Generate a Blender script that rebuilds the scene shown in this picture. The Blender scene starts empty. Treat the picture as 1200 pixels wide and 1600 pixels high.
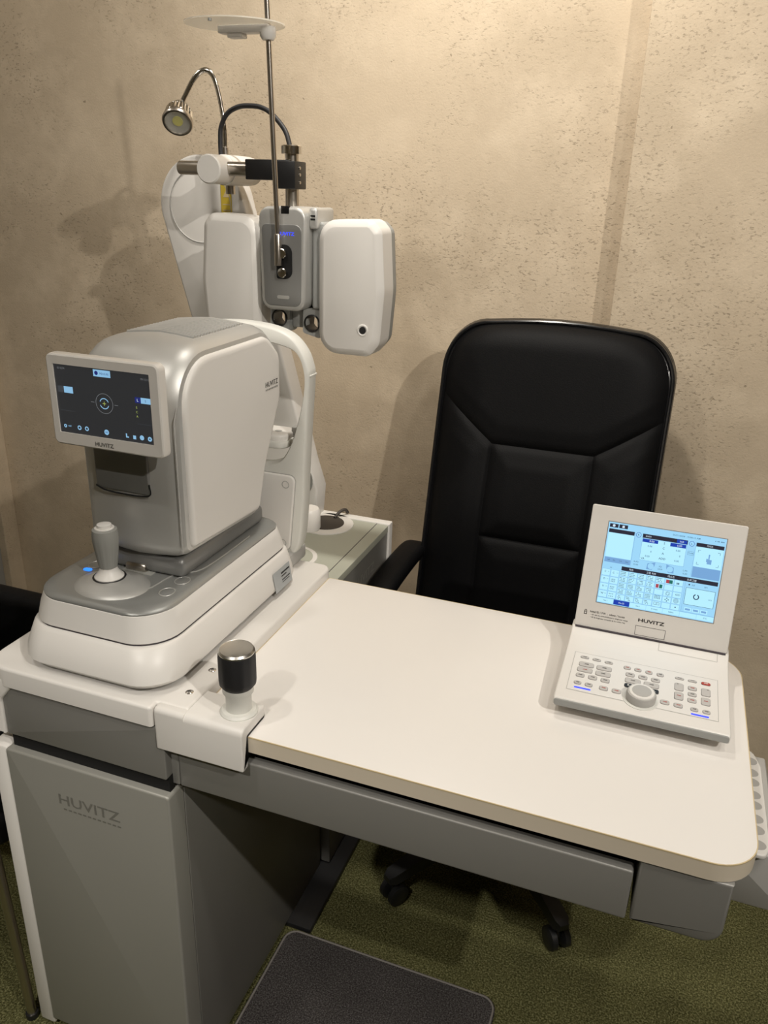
import bpy, bmesh, math, random
from mathutils import Vector, Matrix
random.seed(7)
S = bpy.context.scene
COL = S.collection
PI = math.pi

# ------------------------------------------------------------------ camera
cam_d = bpy.data.cameras.new('camera'); cam = bpy.data.objects.new('camera', cam_d); COL.objects.link(cam)
S.camera = cam
cam_d.sensor_fit = 'VERTICAL'; cam_d.sensor_height = 36.0
cam_d.lens = 1245.4/1600*36.0
cam_d.clip_start = 0.02
def aim_camera(loc, yaw, pitch, roll):
    f0 = Vector((math.sin(yaw), math.cos(yaw), 0)); r0 = Vector((math.cos(yaw), -math.sin(yaw), 0)); up = Vector((0, 0, 1))
    f = f0*math.cos(pitch) - up*math.sin(pitch)
    d = -(f0*math.sin(pitch) + up*math.cos(pitch))
    c, s = math.cos(roll), math.sin(roll)
    r = r0*c + d*s; dn = d*c - r0*s
    m = Matrix((r, -dn, -f)).transposed().to_4x4(); m.translation = loc
    cam.matrix_world = m
aim_camera(Vector((0, 0, 1.52)), math.radians(-19.34), math.radians(21.82), math.radians(-1.893))

# ------------------------------------------------------------------ world, lights, exposure
w = bpy.data.worlds.new('room_air'); S.world = w; w.use_nodes = True
w.node_tree.nodes['Background'].inputs[0].default_value = (1.0, 0.86, 0.68, 1)
w.node_tree.nodes['Background'].inputs[1].default_value = 0.10
S.view_settings.view_transform = 'Standard'; S.view_settings.look = 'None'
S.view_settings.gamma = 1.0; S.view_settings.use_curve_mapping = False
S.view_settings.exposure = 0.15
WARM = (1.0, 0.945, 0.86)
def spot(name, loc, target, watts, cone, blend, radius, col=WARM):
    d = bpy.data.lights.new(name, 'SPOT'); o = bpy.data.objects.new(name, d); COL.objects.link(o)
    d.energy = watts; d.color = col; d.spot_size = math.radians(cone); d.spot_blend = blend; d.shadow_soft_size = radius
    o.location = loc
    o.rotation_euler = (Vector(target) - Vector(loc)).to_track_quat('-Z', 'Y').to_euler()
    return o
spot('downlight_or_fill', (1.25, -0.30, 2.62), (-0.75, 1.6, 1.2), 104, 80, 0.6, 0.022)
spot('downlight_or_fill', (0.42, 0.48, 2.62), (-0.10, 1.3, 0.8), 20, 95, 0.7, 0.05)
spot('downlight_or_fill', (-0.94, 0.17, 2.62), (-0.60, 1.1, 0.8), 20, 95, 0.8, 0.04)
spot('downlight_or_fill', (-0.50, 1.35, 2.64), (-0.50, 2.13, 1.5), 66, 120, 0.9, 0.05)
spot('downlight_or_fill', (-1.80, 1.15, 2.64), (-1.75, 2.13, 1.2), 15, 120, 0.9, 0.05)  # extra washer added to brighten the left part of the back wall
spot('downlight_or_fill', (-0.55, -0.85, 2.64), (-0.65, 0.05, 0.0), 110, 60, 0.6, 0.05)  # fill spot added behind the camera to lift the cabinet door
spot('downlight_or_fill', (0.95, 0.55, 2.64), (0.65, 1.00, 0.0), 24, 60, 0.7, 0.05)  # fill spot added to lift the carpet and table end at right

# ------------------------------------------------------------------ materials
def nt(name):
    m = bpy.data.materials.new(name); m.use_nodes = True
    t = m.node_tree; b = t.nodes['Principled BSDF']
    return m, t, b
def mat(name, col, rough=0.45, metal=0.0, vary=0.0, vscale=8.0, bump=0.0, bscale=300.0, spec=0.5, coat=0.0, stretch=None):
    m, t, b = nt(name)
    b.inputs['Base Color'].default_value = (*col, 1); b.inputs['Roughness'].default_value = rough
    b.inputs['Metallic'].default_value = metal; b.inputs['Specular IOR Level'].default_value = spec
    b.inputs['Coat Weight'].default_value = coat
    tc = t.nodes.new('ShaderNodeTexCoord'); mp = t.nodes.new('ShaderNodeMapping')
    t.links.new(tc.outputs['Object'], mp.inputs[0])
    if stretch: mp.inputs['Scale'].default_value = stretch
    n = t.nodes.new('ShaderNodeTexNoise'); n.inputs['Scale'].default_value = vscale; n.inputs['Detail'].default_value = 4
    t.links.new(mp.outputs[0], n.inputs['Vector'])
    mx = t.nodes.new('ShaderNodeMix'); mx.data_type = 'RGBA'
    mx.inputs[6].default_value = (*[c*(1-vary) for c in col], 1); mx.inputs[7].default_value = (*[min(1, c*(1+vary)) for c in col], 1)
    t.links.new(n.outputs[0], mx.inputs[0]); t.links.new(mx.outputs[2], b.inputs['Base Color'])
    if bump:
        n2 = t.nodes.new('ShaderNodeTexNoise'); n2.inputs['Scale'].default_value = bscale; n2.inputs['Detail'].default_value = 3
        t.links.new(mp.outputs[0], n2.inputs['Vector'])
        bp = t.nodes.new('ShaderNodeBump'); bp.inputs['Strength'].default_value = bump; bp.inputs['Distance'].default_value = 0.002
        t.links.new(n2.outputs[0], bp.inputs['Height']); t.links.new(bp.outputs[0], b.inputs['Normal'])
    return m
def emit(name, col, strength):
    m, t, b = nt(name)
    b.inputs['Base Color'].default_value = (0.01, 0.01, 0.01, 1); b.inputs['Roughness'].default_value = 0.3
    b.inputs['Emission Color'].default_value = (*col, 1); b.inputs['Emission Strength'].default_value = strength
    return m
def plaster(name, ca, cb, cc):
    m, t, b = nt(name)
    b.inputs['Roughness'].default_value = 0.85; b.inputs['Specular IOR Level'].default_value = 0.25
    tc = t.nodes.new('ShaderNodeTexCoord')
    def noise(sc, det, ro=0.55):
        n = t.nodes.new('ShaderNodeTexNoise'); n.inputs['Scale'].default_value = sc; n.inputs['Detail'].default_value = det; n.inputs['Roughness'].default_value = ro
        t.links.new(tc.outputs['Object'], n.inputs['Vector']); return n
    def ramp(src, p0, p1, c0=(0, 0, 0, 1), c1=(1, 1, 1, 1)):
        r = t.nodes.new('ShaderNodeValToRGB'); r.color_ramp.elements[0].position = p0; r.color_ramp.elements[1].position = p1
        r.color_ramp.elements[0].color = c0; r.color_ramp.elements[1].color = c1
        t.links.new(src, r.inputs[0]); return r
    def mix(f, a, bb, mode='MIX'):
        x = t.nodes.new('ShaderNodeMix'); x.data_type = 'RGBA'; x.blend_type = mode
        for s, v in ((0, f), (6, a), (7, bb)):
            if hasattr(v, 'is_output') or hasattr(v, 'links'): t.links.new(v, x.inputs[s])
            else: x.inputs[s].default_value = v
        return x.outputs[2]
    big = noise(1.7, 5, 0.6); mid = noise(6, 6, 0.65)
    base = mix(ramp(big.outputs[0], 0.38, 0.62).outputs[0], (*ca, 1), (*cb, 1))
    base = mix(ramp(mid.outputs[0], 0.45, 0.75).outputs[0], base, (*cc, 1))
    # pitted patches: small dark chips gathered in areas
    area = ramp(noise(3.2, 4, 0.6).outputs[0], 0.42, 0.62)
    mp = t.nodes.new('ShaderNodeMapping'); mp.inputs['Scale'].default_value = (1, 1, 1.8)
    t.links.new(tc.outputs['Object'], mp.inputs[0])
    pn = noise(105, 3, 0.65); t.links.new(mp.outputs[0], pn.inputs['Vector'])
    pits = ramp(pn.outputs[0], 0.33, 0.43, (1, 1, 1, 1), (0, 0, 0, 1))
    pm = t.nodes.new('ShaderNodeMath'); pm.operation = 'MULTIPLY'
    t.links.new(area.outputs[0], pm.inputs[0]); t.links.new(pits.outputs[0], pm.inputs[1])
    spots = ramp(noise(48, 2, 0.5).outputs[0], 0.225, 0.255, (1, 1, 1, 1), (0, 0, 0, 1))
    pm2 = t.nodes.new('ShaderNodeMath'); pm2.operation = 'MAXIMUM'
    t.links.new(pm.outputs[0], pm2.inputs[0]); t.links.new(spots.outputs[0], pm2.inputs[1])
    pm3 = t.nodes.new('ShaderNodeMath'); pm3.operation = 'MULTIPLY'; pm3.inputs[1].default_value = 0.62
    t.links.new(pm2.outputs[0], pm3.inputs[0])
    base = mix(pm3.outputs[0], base, (ca[0]*0.42, ca[1]*0.40, ca[2]*0.38, 1))
    t.links.new(base, b.inputs['Base Color'])
    grain = noise(210, 3, 0.6)
    h = t.nodes.new('ShaderNodeMath'); h.operation = 'MULTIPLY_ADD'; h.inputs[1].default_value = -1.3
    t.links.new(pm2.outputs[0], h.inputs[0]); t.links.new(grain.outputs[0], h.inputs[2])
    bp = t.nodes.new('ShaderNodeBump'); bp.inputs['Strength'].default_value = 0.35; bp.inputs['Distance'].default_value = 0.0022
    t.links.new(h.outputs[0], bp.inputs['Height']); t.links.new(bp.outputs[0], b.inputs['Normal'])
    return m
def carpet(name, c0, c1, c2, sc=260, bump=0.9):
    m, t, b = nt(name)
    b.inputs['Roughness'].default_value = 0.95; b.inputs['Specular IOR Level'].default_value = 0.1
    tc = t.nodes.new('ShaderNodeTexCoord')
    n = t.nodes.new('ShaderNodeTexNoise'); n.inputs['Scale'].default_value = sc; n.inputs['Detail'].default_value = 3; n.inputs['Roughness'].default_value = 0.7
    t.links.new(tc.outputs['Object'], n.inputs['Vector'])
    r = t.nodes.new('ShaderNodeValToRGB'); e = r.color_ramp.elements
    e[0].position = 0.33; e[0].color = (*c0, 1); e[1].position = 0.68; e[1].color = (*c2, 1)
    k = e.new(0.5); k.color = (*c1, 1)
    t.links.new(n.outputs[0], r.inputs[0])
    g = t.nodes.new('ShaderNodeTexNoise'); g.inputs['Scale'].default_value = 9; g.inputs['Detail'].default_value = 4
    t.links.new(tc.outputs['Object'], g.inputs['Vector'])
    mx = t.nodes.new('ShaderNodeMix'); mx.data_type = 'RGBA'; mx.blend_type = 'MULTIPLY'; mx.inputs[0].default_value = 0.5
    t.links.new(r.outputs[0], mx.inputs[6]); t.links.new(g.outputs[0], mx.inputs[7]); t.links.new(mx.outputs[2], b.inputs['Base Color'])
    bp = t.nodes.new('ShaderNodeBump'); bp.inputs['Strength'].default_value = bump; bp.inputs['Distance'].default_value = 0.004
    t.links.new(n.outputs[0], bp.inputs['Height']); t.links.new(bp.outputs[0], b.inputs['Normal'])
    return m
def clear(name, col, rough, trans, alpha=1.0):
    m, t, b = nt(name)
    b.inputs['Base Color'].default_value = (*col, 1); b.inputs['Roughness'].default_value = rough
    b.inputs['Transmission Weight'].default_value = trans; b.inputs['IOR'].default_value = 1.2; b.inputs['Alpha'].default_value = alpha
    return m
M = dict(
    wall=plaster('wall_plaster', (0.60, 0.495, 0.365), (0.51, 0.418, 0.305), (0.67, 0.56, 0.42)),
    ceil=mat('ceiling_paint', (0.70, 0.66, 0.58), 0.9, vary=0.03),
    panelgrey=mat('grey_panel_paint', (0.30, 0.29, 0.27), 0.7, vary=0.05),
    carpet=carpet('green_carpet', (0.035, 0.036, 0.011), (0.135, 0.132, 0.052), (0.36, 0.35, 0.17)),
    mat=carpet('charcoal_mat_fabric', (0.025, 0.022, 0.022), (0.075, 0.068, 0.066), (0.19, 0.18, 0.175), 330, 0.6),
    matedge=mat('mat_stitching', (0.20, 0.185, 0.17), 0.9),
    white=mat('white_plastic', (0.78, 0.755, 0.72), 0.38, vary=0.015, bump=0.03, bscale=900),
    white2=mat('warm_white_plastic', (0.74, 0.735, 0.69), 0.42, vary=0.015, bump=0.03, bscale=900),
    top=mat('white_laminate', (0.83, 0.80, 0.765), 0.30, vary=0.012, bump=0.02, bscale=700),
    edge=mat('laminate_edge_band', (0.70, 0.62, 0.50), 0.45),
    edgel=mat('laminate_edge_line', (0.62, 0.50, 0.30), 0.5),
    cab=mat('grey_metal_paint', (0.33, 0.325, 0.295), 0.42, 0.25, vary=0.03, vscale=5, bump=0.04, bscale=600),
    cabd=mat('dark_grey_side_paint', (0.20, 0.195, 0.18), 0.40, 0.2, vary=0.03, vscale=5, bump=0.04, bscale=600),
    apron=mat('mid_grey_paint', (0.24, 0.235, 0.22), 0.42, 0.2, vary=0.02, bump=0.05, bscale=700),
    unit=mat('sage_grey_laminate', (0.43, 0.44, 0.37), 0.45, vary=0.02),
    silver=mat('silver_paint', (0.56, 0.555, 0.535), 0.42, 0.5, vary=0.02, bump=0.05, bscale=1200),
    silverd=mat('dark_silver_paint', (0.27, 0.27, 0.265), 0.36, 0.45, vary=0.02, bump=0.06, bscale=1200),
    deck=mat('deck_grey_paint', (0.33, 0.335, 0.325), 0.34, 0.45, vary=0.02, bump=0.06, bscale=1200),
    grey=mat('grey_rubber', (0.30, 0.30, 0.28), 0.6, vary=0.02),
    lgrey=mat('light_grey_plastic', (0.45, 0.44, 0.42), 0.5),
    pgrey=mat('casing_grey_plastic', (0.33, 0.335, 0.325), 0.45),
    keyg=mat('key_grey_rubber', (0.52, 0.50, 0.48), 0.6),
    keyl=mat('key_line_grey', (0.22, 0.21, 0.21), 0.6),
    chrome=mat('chrome', (0.75, 0.73, 0.70), 0.14, 1.0),
    steel=mat('brushed_steel', (0.52, 0.48, 0.43), 0.28, 1.0, vary=0.05, vscale=40),
    alu=mat('turned_aluminium', (0.66, 0.64, 0.60), 0.32, 1.0, vary=0.04, vscale=60),
    black=mat('black_plastic', (0.012, 0.012, 0.013), 0.4, vary=0.1),
    blackr=mat('black_rubber', (0.016, 0.016, 0.018), 0.55, vary=0.1),
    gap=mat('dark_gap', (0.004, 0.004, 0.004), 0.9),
    groove=mat('seam_shade', (0.06, 0.05, 0.06), 0.7),
    leather=mat('black_leather', (0.0045, 0.0045, 0.005), 0.55, vary=0.2, bump=0.25, bscale=420, spec=0.13),
    gloss=mat('glossy_black_plastic', (0.010, 0.010, 0.011), 0.16, spec=0.6),
    brown=mat('dark_brown_rubber', (0.055, 0.045, 0.038), 0.6),
    red=mat('red_key', (0.42, 0.045, 0.03), 0.5), redp=mat('red_print', (0.42, 0.12, 0.10), 0.6),
    ink=mat('black_ink', (0.015, 0.013, 0.013), 0.5), greyink=mat('grey_ink', (0.13, 0.125, 0.115), 0.5),
    faint=mat('faint_grey_ink', (0.225, 0.22, 0.20), 0.42, 0.25),
    yellow=mat('yellow_sticker', (0.62, 0.46, 0.05), 0.5),
    label=mat('silver_label', (0.42, 0.44, 0.45), 0.35),
    bezel=mat('bezel_white_plastic', (0.72, 0.69, 0.65), 0.25, vary=0.03, vscale=40, coat=0.5),
    clear=clear('clear_acrylic', (0.90, 0.86, 0.78), 0.25, 0.35, 0.72),
    lens=clear('lamp_lens', (0.9, 0.9, 0.88), 0.05, 0.0, 0.12), refl=mat('satin_reflector', (0.62, 0.60, 0.55), 0.45, 0.6),
    led=mat('unlit_led_yellow', (0.75, 0.70, 0.08), 0.5),
    blue=emit('blue_led', (0.03, 0.06, 1.0), 1.5), cyan=emit('cyan_led', (0.02, 0.22, 1.0), 1.4),
    # lit screens
    s_bg=emit('screen_pale_blue', (0.36, 0.72, 1.0), 0.85), s_tile=emit('screen_tile_blue', (0.45, 0.82, 1.0), 0.95),
    s_mid=emit('screen_mid_blue', (0.22, 0.46, 0.82), 0.75), s_dark=emit('screen_navy', (0.035, 0.035, 0.07), 0.45),
    s_blue=emit('screen_royal_blue', (0.01, 0.07, 0.62), 0.60), s_txt=emit('screen_text_dark', (0.05, 0.10, 0.20), 0.4),
    s_txt2=emit('screen_text_grey', (0.14, 0.30, 0.48), 0.45), s_white=emit('screen_text_white', (0.75, 0.88, 1.0), 0.8),
    s_red=emit('screen_red', (0.75, 0.10, 0.14), 0.5), s_grn=emit('screen_green', (0.02, 0.28, 0.22), 0.5),
    d_bg=emit('display_black', (0.028, 0.029, 0.031), 0.75), d_lb=emit('display_light_blue', (0.30, 0.58, 0.85), 0.75),
    d_gr=emit('display_grey', (0.20, 0.21, 0.22), 0.7), d_navy=emit('display_navy', (0.02, 0.03, 0.20), 0.7),
    d_y=emit('display_yellow', (0.45, 0.55, 0.12), 0.8), d_dim=emit('display_dim', (0.055, 0.06, 0.068), 0.75),
)

# ------------------------------------------------------------------ mesh helpers
def new(): return bmesh.new()
def to3(ax, p, h):
    return Vector((h, p[0], p[1])) if ax == 'x' else Vector((p[0], h, p[1])) if ax == 'y' else Vector((p[0], p[1], h))
def fillet(pts, r, n=6):
    if not isinstance(r, (list, tuple)): r = [r]*len(pts)
    out = []; N = len(pts)
    for i, p in enumerate(pts):
        p = Vector(p); a = Vector(pts[i-1]) - p; b = Vector(pts[(i+1) % N]) - p
        if r[i] <= 1e-6: out.append(tuple(p)); continue
        la, lb = a.length, b.length; a.normalize(); b.normalize()
        ang = a.angle(b) if a.length and b.length else PI
        t = min(r[i]/max(1e-6, math.tan(ang/2)), la*0.499, lb*0.499)
        p0 = p + a*t; p1 = p + b*t
        k = 1 - (4/3)*math.tan((PI-ang)/4)/max(1e-6, math.tan((PI-ang)/2)) if ang < PI-1e-3 else 0.5
        c0 = p0 + (p-p0)*(1-k); c1 = p1 + (p-p1)*(1-k)
        for j in range(n+1):
            s = j/n
            out.append(tuple(p0*(1-s)**3 + c0*3*s*(1-s)**2 + c1*3*s*s*(1-s) + p1*s**3))
    return out
def fil_in(pts, r, d, n=6):
    raw = inset(pts, d)
    return fillet(raw, [max(q-d, 0.0008) if q > 1e-6 else 0.0008 for q in (r if isinstance(r, (list, tuple)) else [r]*len(pts))], n)
def rr(x0, x1, y0, y1, r, n=6): return fillet([(x0, y0), (x1, y0), (x1, y1), (x0, y1)], r, n)
def circ(cx, cy, r, n=24, ry=None): return [(cx+r*math.cos(2*PI*i/n), cy+(ry or r)*math.sin(2*PI*i/n)) for i in range(n)]
def inset(poly, d):
    if abs(d) < 1e-9: return list(poly)
    N = len(poly); area = sum(poly[i-1][0]*poly[i][1] - poly[i][0]*poly[i-1][1] for i in range(N))
    sg = 1 if area > 0 else -1; out = []
    for i in range(N):
        p = Vector(poly[i]); e0 = p - Vector(poly[i-1]); e1 = Vector(poly[(i+1) % N]) - p
        n0 = Vector((-e0.y, e0.x)); n1 = Vector((-e1.y, e1.x))
        if n0.length < 1e-9: n0 = n1.copy()
        if n1.length < 1e-9: n1 = n0.copy()
        if n0.length < 1e-9: out.append(tuple(p)); continue
        n0.normalize(); n1.normalize(); b = n0 + n1
        if b.length < 1e-6: out.append(tuple(p)); continue
        b.normalize(); c = max(0.4, b.dot(n0))
        out.append(tuple(p + b*(sg*d/c)))
    return out
def bridge(bm, rings, cap0=True, cap1=True, closed=True):
    V = [[bm.verts.new(p) for p in r] for r in rings]
    for a, b in zip(V, V[1:]):
        n = len(a)
        for i in range(n if closed else n-1):
            j = (i+1) % n
            try: bm.faces.new((a[i], a[j], b[j], b[i]))
            except ValueError: pass
    if cap0: bm.faces.new(V[0][::-1])
    if cap1: bm.faces.new(V[-1])
    return V
def slab(bm, poly, ax, a, b, ba=0.0, bb=0.0, n=3):
    sg = 1 if b > a else -1; R = []
    if ba:
        for k in range(n+1):
            th = k/n*PI/2; R.append([to3(ax, p, a+sg*ba*(1-math.cos(th))) for p in inset(poly, ba*(1-math.sin(th)))])
    else: R.append([to3(ax, p, a) for p in poly])
    if bb:
        for k in range(n, -1, -1):
            th = k/n*PI/2; R.append([to3(ax, p, b-sg*bb*(1-math.cos(th))) for p in inset(poly, bb*(1-math.sin(th)))])
    else: R.append([to3(ax, p, b) for p in poly])
    bridge(bm, R); return bm
def box(bm, x0, x1, y0, y1, z0, z1, bev=0.0, seg=2):
    vs = [bm.verts.new((x, y, z)) for z in (z0, z1) for x, y in ((x0, y0), (x1, y0), (x1, y1), (x0, y1))]
    fs = [bm.faces.new([vs[i] for i in q]) for q in ((3, 2, 1, 0), (4, 5, 6, 7), (0, 1, 5, 4), (1, 2, 6, 5), (2, 3, 7, 6), (3, 0, 4, 7))]
    if bev:
        es = list({e for f in fs for e in f.edges})
        bmesh.ops.bevel(bm, geom=es, offset=bev, segments=seg, profile=0.5, affect='EDGES', clamp_overlap=True)
    return bm
def frame(axis):
    a = Vector(axis).normalized(); u = a.orthogonal().normalized(); v = a.cross(u)
    return a, u, v
def lathe(bm, prof, c, axis=(0, 0, 1), n=24, cap0=True, cap1=True):
    a, u, v = frame(axis); c = Vector(c)
    R = [[c + a*h + (u*math.cos(2*PI*i/n) + v*math.sin(2*PI*i/n))*r for i in range(n)] for r, h in prof]
    bridge(bm, R, cap0, cap1); return bm
def tube(bm, pts, r, n=10, cap=True):
    pts = [Vector(p) for p in pts]; R = []; u = None
    for i, p in enumerate(pts):
        t = (pts[min(i+1, len(pts)-1)] - pts[max(i-1, 0)]).normalized()
        u = t.orthogonal().normalized() if u is None else (u - t*u.dot(t)).normalized()
        v = t.cross(u); rad = r[i] if isinstance(r, (list, tuple)) else r
        R.append([p + (u*math.cos(2*PI*k/n) + v*math.sin(2*PI*k/n))*rad for k in range(n)])
    bridge(bm, R, cap, cap); return bm
def ring(bm, pts, r, n=8):      # closed tube
    pts = [Vector(p) for p in pts]; N = len(pts); V = []; u = None
    for i, p in enumerate(pts):
        t = (pts[(i+1) % N] - pts[i-1]).normalized()
        u = t.orthogonal().normalized() if u is None else (u - t*u.dot(t)).normalized()
        v = t.cross(u); V.append([bm.verts.new(p + (u*math.cos(2*PI*k/n) + v*math.sin(2*PI*k/n))*r) for k in range(n)])
    for i in range(N):
        a, b = V[i-1], V[i]
        for k in range(n): bm.faces.new((a[k-1], a[k], b[k], b[k-1]))
    return bm
def spline(pts, n=8):
    pts = [Vector(p) for p in pts]; P = [pts[0]*2-pts[1]] + pts + [pts[-1]*2-pts[-2]]; out = []
    for i in range(1, len(P)-2):
        for k in range(n):
            t = k/n; a, b, c, d = P[i-1:i+3]
            out.append(0.5*((2*b) + (c-a)*t + (2*a-5*b+4*c-d)*t*t + (3*b-a-3*c+d)*t**3))
    out.append(pts[-1]); return out
def annulus(bm, poly_out, poly_in, ax, h0, h1):
    n = len(poly_out)
    rings = [[to3(ax, p, h) for p in q] for q, h in ((poly_in, h0), (poly_out, h0), (poly_out, h1), (poly_in, h1), (poly_in, h0))]
    bridge(bm, rings, False, False); return bm
def quad2(bm, F, x0, x1, y0, y1, h=0.0):
    bm.faces.new([bm.verts.new(F @ Vector((x, y, h))) for x, y in ((x0, y0), (x1, y0), (x1, y1), (x0, y1))]); return bm
def poly2(bm, F, poly, h=0.0):
    bm.faces.new([bm.verts.new(F @ Vector((p[0], p[1], h))) for p in poly]); return bm
def ring2(bm, F, cx, cy, r0, r1, h=0.0, n=28, a0=0.0, a1=2*PI):
    P = []
    for i in range(n+1):
        a = a0 + (a1-a0)*i/n
        P.append((bm.verts.new(F @ Vector((cx+r0*math.cos(a), cy+r0*math.sin(a), h))), bm.verts.new(F @ Vector((cx+r1*math.cos(a), cy+r1*math.sin(a), h)))))
    for (a, b), (c, d) in zip(P, P[1:]): bm.faces.new((a, b, d, c))
    return bm
def frame2(bm, F, x0, x1, y0, y1, wd, h=0.0):
    for q in ((x0, x1, y0, y0+wd), (x0, x1, y1-wd, y1), (x0, x0+wd, y0, y1), (x1-wd, x1, y0, y1)): quad2(bm, F, *q, h)
    return bm
def text(bm, F, s, cx, cy, wd=None, ht=0.004, h=0.0, bold=0.0):
    c = bpy.data.curves.new('t', 'FONT'); c.body = s; c.size = 1.0; c.resolution_u = 2; c.offset = bold
    o = bpy.data.objects.new('t', c); COL.objects.link(o)
    me = bpy.data.meshes.new_from_object(o)
    xs = [v.co.x for v in me.vertices]; ys = [v.co.y for v in me.vertices]
    if xs:
        x0, x1, y0, y1 = min(xs), max(xs), min(ys), max(ys)
        sy = ht/max(1e-6, y1-y0); sx = sy if wd is None else wd/max(1e-6, x1-x0)
        vs = [bm.verts.new(F @ Vector(((v.co.x-(x0+x1)/2)*sx+cx, (v.co.y-(y0+y1)/2)*sy+cy, h))) for v in me.vertices]
        for p in me.polygons:
            try: bm.faces.new([vs[i] for i in p.vertices])
            except ValueError: pass
    bpy.data.objects.remove(o); bpy.data.curves.remove(c); bpy.data.meshes.remove(me)
    return bm
def plane_frame(o, x, y):
    x = Vector(x).normalized(); y = Vector(y).normalized(); z = x.cross(y)
    m = Matrix((x, y, z)).transposed().to_4x4(); m.translation = Vector(o); return m

# ------------------------------------------------------------------ object helpers
ROOT = {}
def base_of(p):
    return ROOT.get(p.name, Vector((0, 0, 0)))
def obj(name, bm, m, parent=None, smooth=38, label=None, flip=True):
    if flip: bmesh.ops.recalc_face_normals(bm, faces=bm.faces)
    off = base_of(parent) if parent else Vector((0, 0, 0))
    if off.length: bmesh.ops.translate(bm, vec=-off, verts=bm.verts)
    me = bpy.data.meshes.new(name); bm.to_mesh(me); bm.free()
    me.materials.append(M[m])
    if smooth:
        me.polygons.foreach_set('use_smooth', [len(p.vertices) < 5 for p in me.polygons]); me.set_sharp_from_angle(angle=math.radians(smooth))
    o = bpy.data.objects.new(name, me); COL.objects.link(o)
    if parent: o.parent = parent; ROOT[o.name] = off
    if label: o['label'] = label
    return o
def thing(name, loc, label, cat, group=None):
    o = bpy.data.objects.new(name, None); COL.objects.link(o); o.location = loc; o.empty_display_size = 0.05
    ROOT[o.name] = Vector(loc); o['label'] = label; o['category'] = cat
    if group: o['group'] = group
    return o
def struct(name, bm, m, smooth=0):
    o = obj(name, bm, m, None, smooth); o['kind'] = 'structure'; return o

# ================================================================== the room
YB, YP, XL, XR, YF, ZC = 2.13, 2.045, -2.200, 2.3, -2.4, 2.70
struct('floor', box(new(), XL-0.2, XR+0.1, YF-0.1, YB+0.1, -0.10, 0.0), 'carpet')
struct('ceiling', box(new(), XL-0.2, XR+0.1, YF-0.1, YB+0.1, ZC, ZC+0.1), 'ceil')
struct('wall_back', box(new(), XL-0.1, XR+0.1, YB, YB+0.1, 0, ZC), 'wall')
struct('wall_right', box(new(), -0.1525, XR, YP, YB, 0, ZC, 0.003), 'wall')
struct('wall_side', box(new(), XR, XR+0.1, YF, YB, 0, ZC), 'wall')
struct('wall_front', box(new(), XL-0.1, XR+0.1, YF-0.1, YF, 0, ZC), 'ceil')
struct('wall_left', box(new(), XL-0.12, XL-0.06, YF, YB, 0, ZC), 'ceil')
struct('trim_1', box(new(), XL-0.06, XL, 2.062, YB, 0, ZC, 0.002), 'wall')
d = struct('door_1', box(new(), XL-0.06, XL-0.03, 1.15, 2.062, 0, 2.1, 0.002), 'panelgrey')
obj('door_handle', tube(new(), [(XL-0.03, 1.24, 1.0), (XL+0.02, 1.24, 1.0), (XL+0.02, 1.36, 1.0)], 0.009), 'steel', d)

# ================================================================== instrument cabinet (left pedestal)
cab = thing('instrument_cabinet', (-0.78, 1.08, 0), 'tall grey cabinet with white top plate standing under the refractometer', 'cabinet')
obj('body', box(new(), -0.915, -0.605, 0.832, 1.345, 0.012, 0.772, 0.003), 'cabd', cab)
b = new(); slab(b, rr(-0.918, -0.607, 0.03, 0.664, [0.004, 0.004, 0.006, 0.006], 3), 'y', 0.793, 0.831, 0.004, 0.0)
door = obj('door', b, 'cab', cab)
F = plane_frame((-0.7605, 0.7926, 0.588), (1, 0, 0), (0, 0, 1))
b = new(); text(b, F, 'HUVITZ', 0, 0.006, 0.118, 0.020, 0, 0.01); [quad2(b, F, -0.052+0.0095*k, -0.0455+0.0095*k, -0.0145, -0.0115) for k in range(12)]
obj('lettering', b, 'faint', door, 0, 'faint grey lettering')
b = new(); slab(b, fillet([(-0.912, 0.690), (-0.612, 0.690), (-0.612, 0.784), (-0.912, 0.784)], [0.002, 0.004, 0.002, 0.026]), 'y', 0.800, 0.82, 0.002, 0)
obj('fascia', b, 'apron', cab)
obj('recess_strip', box(new(), -0.910, -0.612, 0.806, 0.819, 0.662, 0.692), 'gap', cab)
obj('side_panel', box(new(), -0.951, -0.916, 0.795, 1.345, 0.012, 0.664, 0.005), 'white', cab)
b = new(); slab(b, fillet([(-0.951, 0.690), (-0.914, 0.690), (-0.912, 0.756), (-0.886, 0.786), (-0.886, 0.80), (-0.951, 0.80)], [0.004, 0.002, 0.02, 0.02, 0, 0.004]), 'y', 0.796, 1.345, 0.004, 0.0)
obj('side_panel', b, 'white', cab)
# top plate with a rounded lip and the strip holding the two screws
b = new()
pl = fillet([(-0.940, 0.795), (-0.6265, 0.795), (-0.6265, 0.8135), (-0.575, 0.8135), (-0.575, 1.335), (-0.940, 1.335)], [0.045, 0.006, 0.004, 0.006, 0.022, 0.02], 6)
slab(b, pl, 'z', 0.786, 0.820, 0.0, 0.005, 4)
tp = obj('top_plate', b, 'white', cab)
for sy in (0.915, 0.851):
    b = new(); lathe(b, [(0.0062, 0), (0.0062, 0.0006), (0.0045, 0.0016), (0.0012, 0.0020)], (-0.5965, sy, 0.8195), n=20)
    sc = obj('screw', b, 'chrome', cab)
    b = new(); box(b, -0.5995, -0.5935, sy-0.0006, sy+0.0006, 0.8208, 0.82155); box(b, -0.5971, -0.5959, sy-0.003, sy+0.003, 0.8208, 0.82156)
    obj('cross_slot', b, 'gap', sc, 0)
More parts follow.
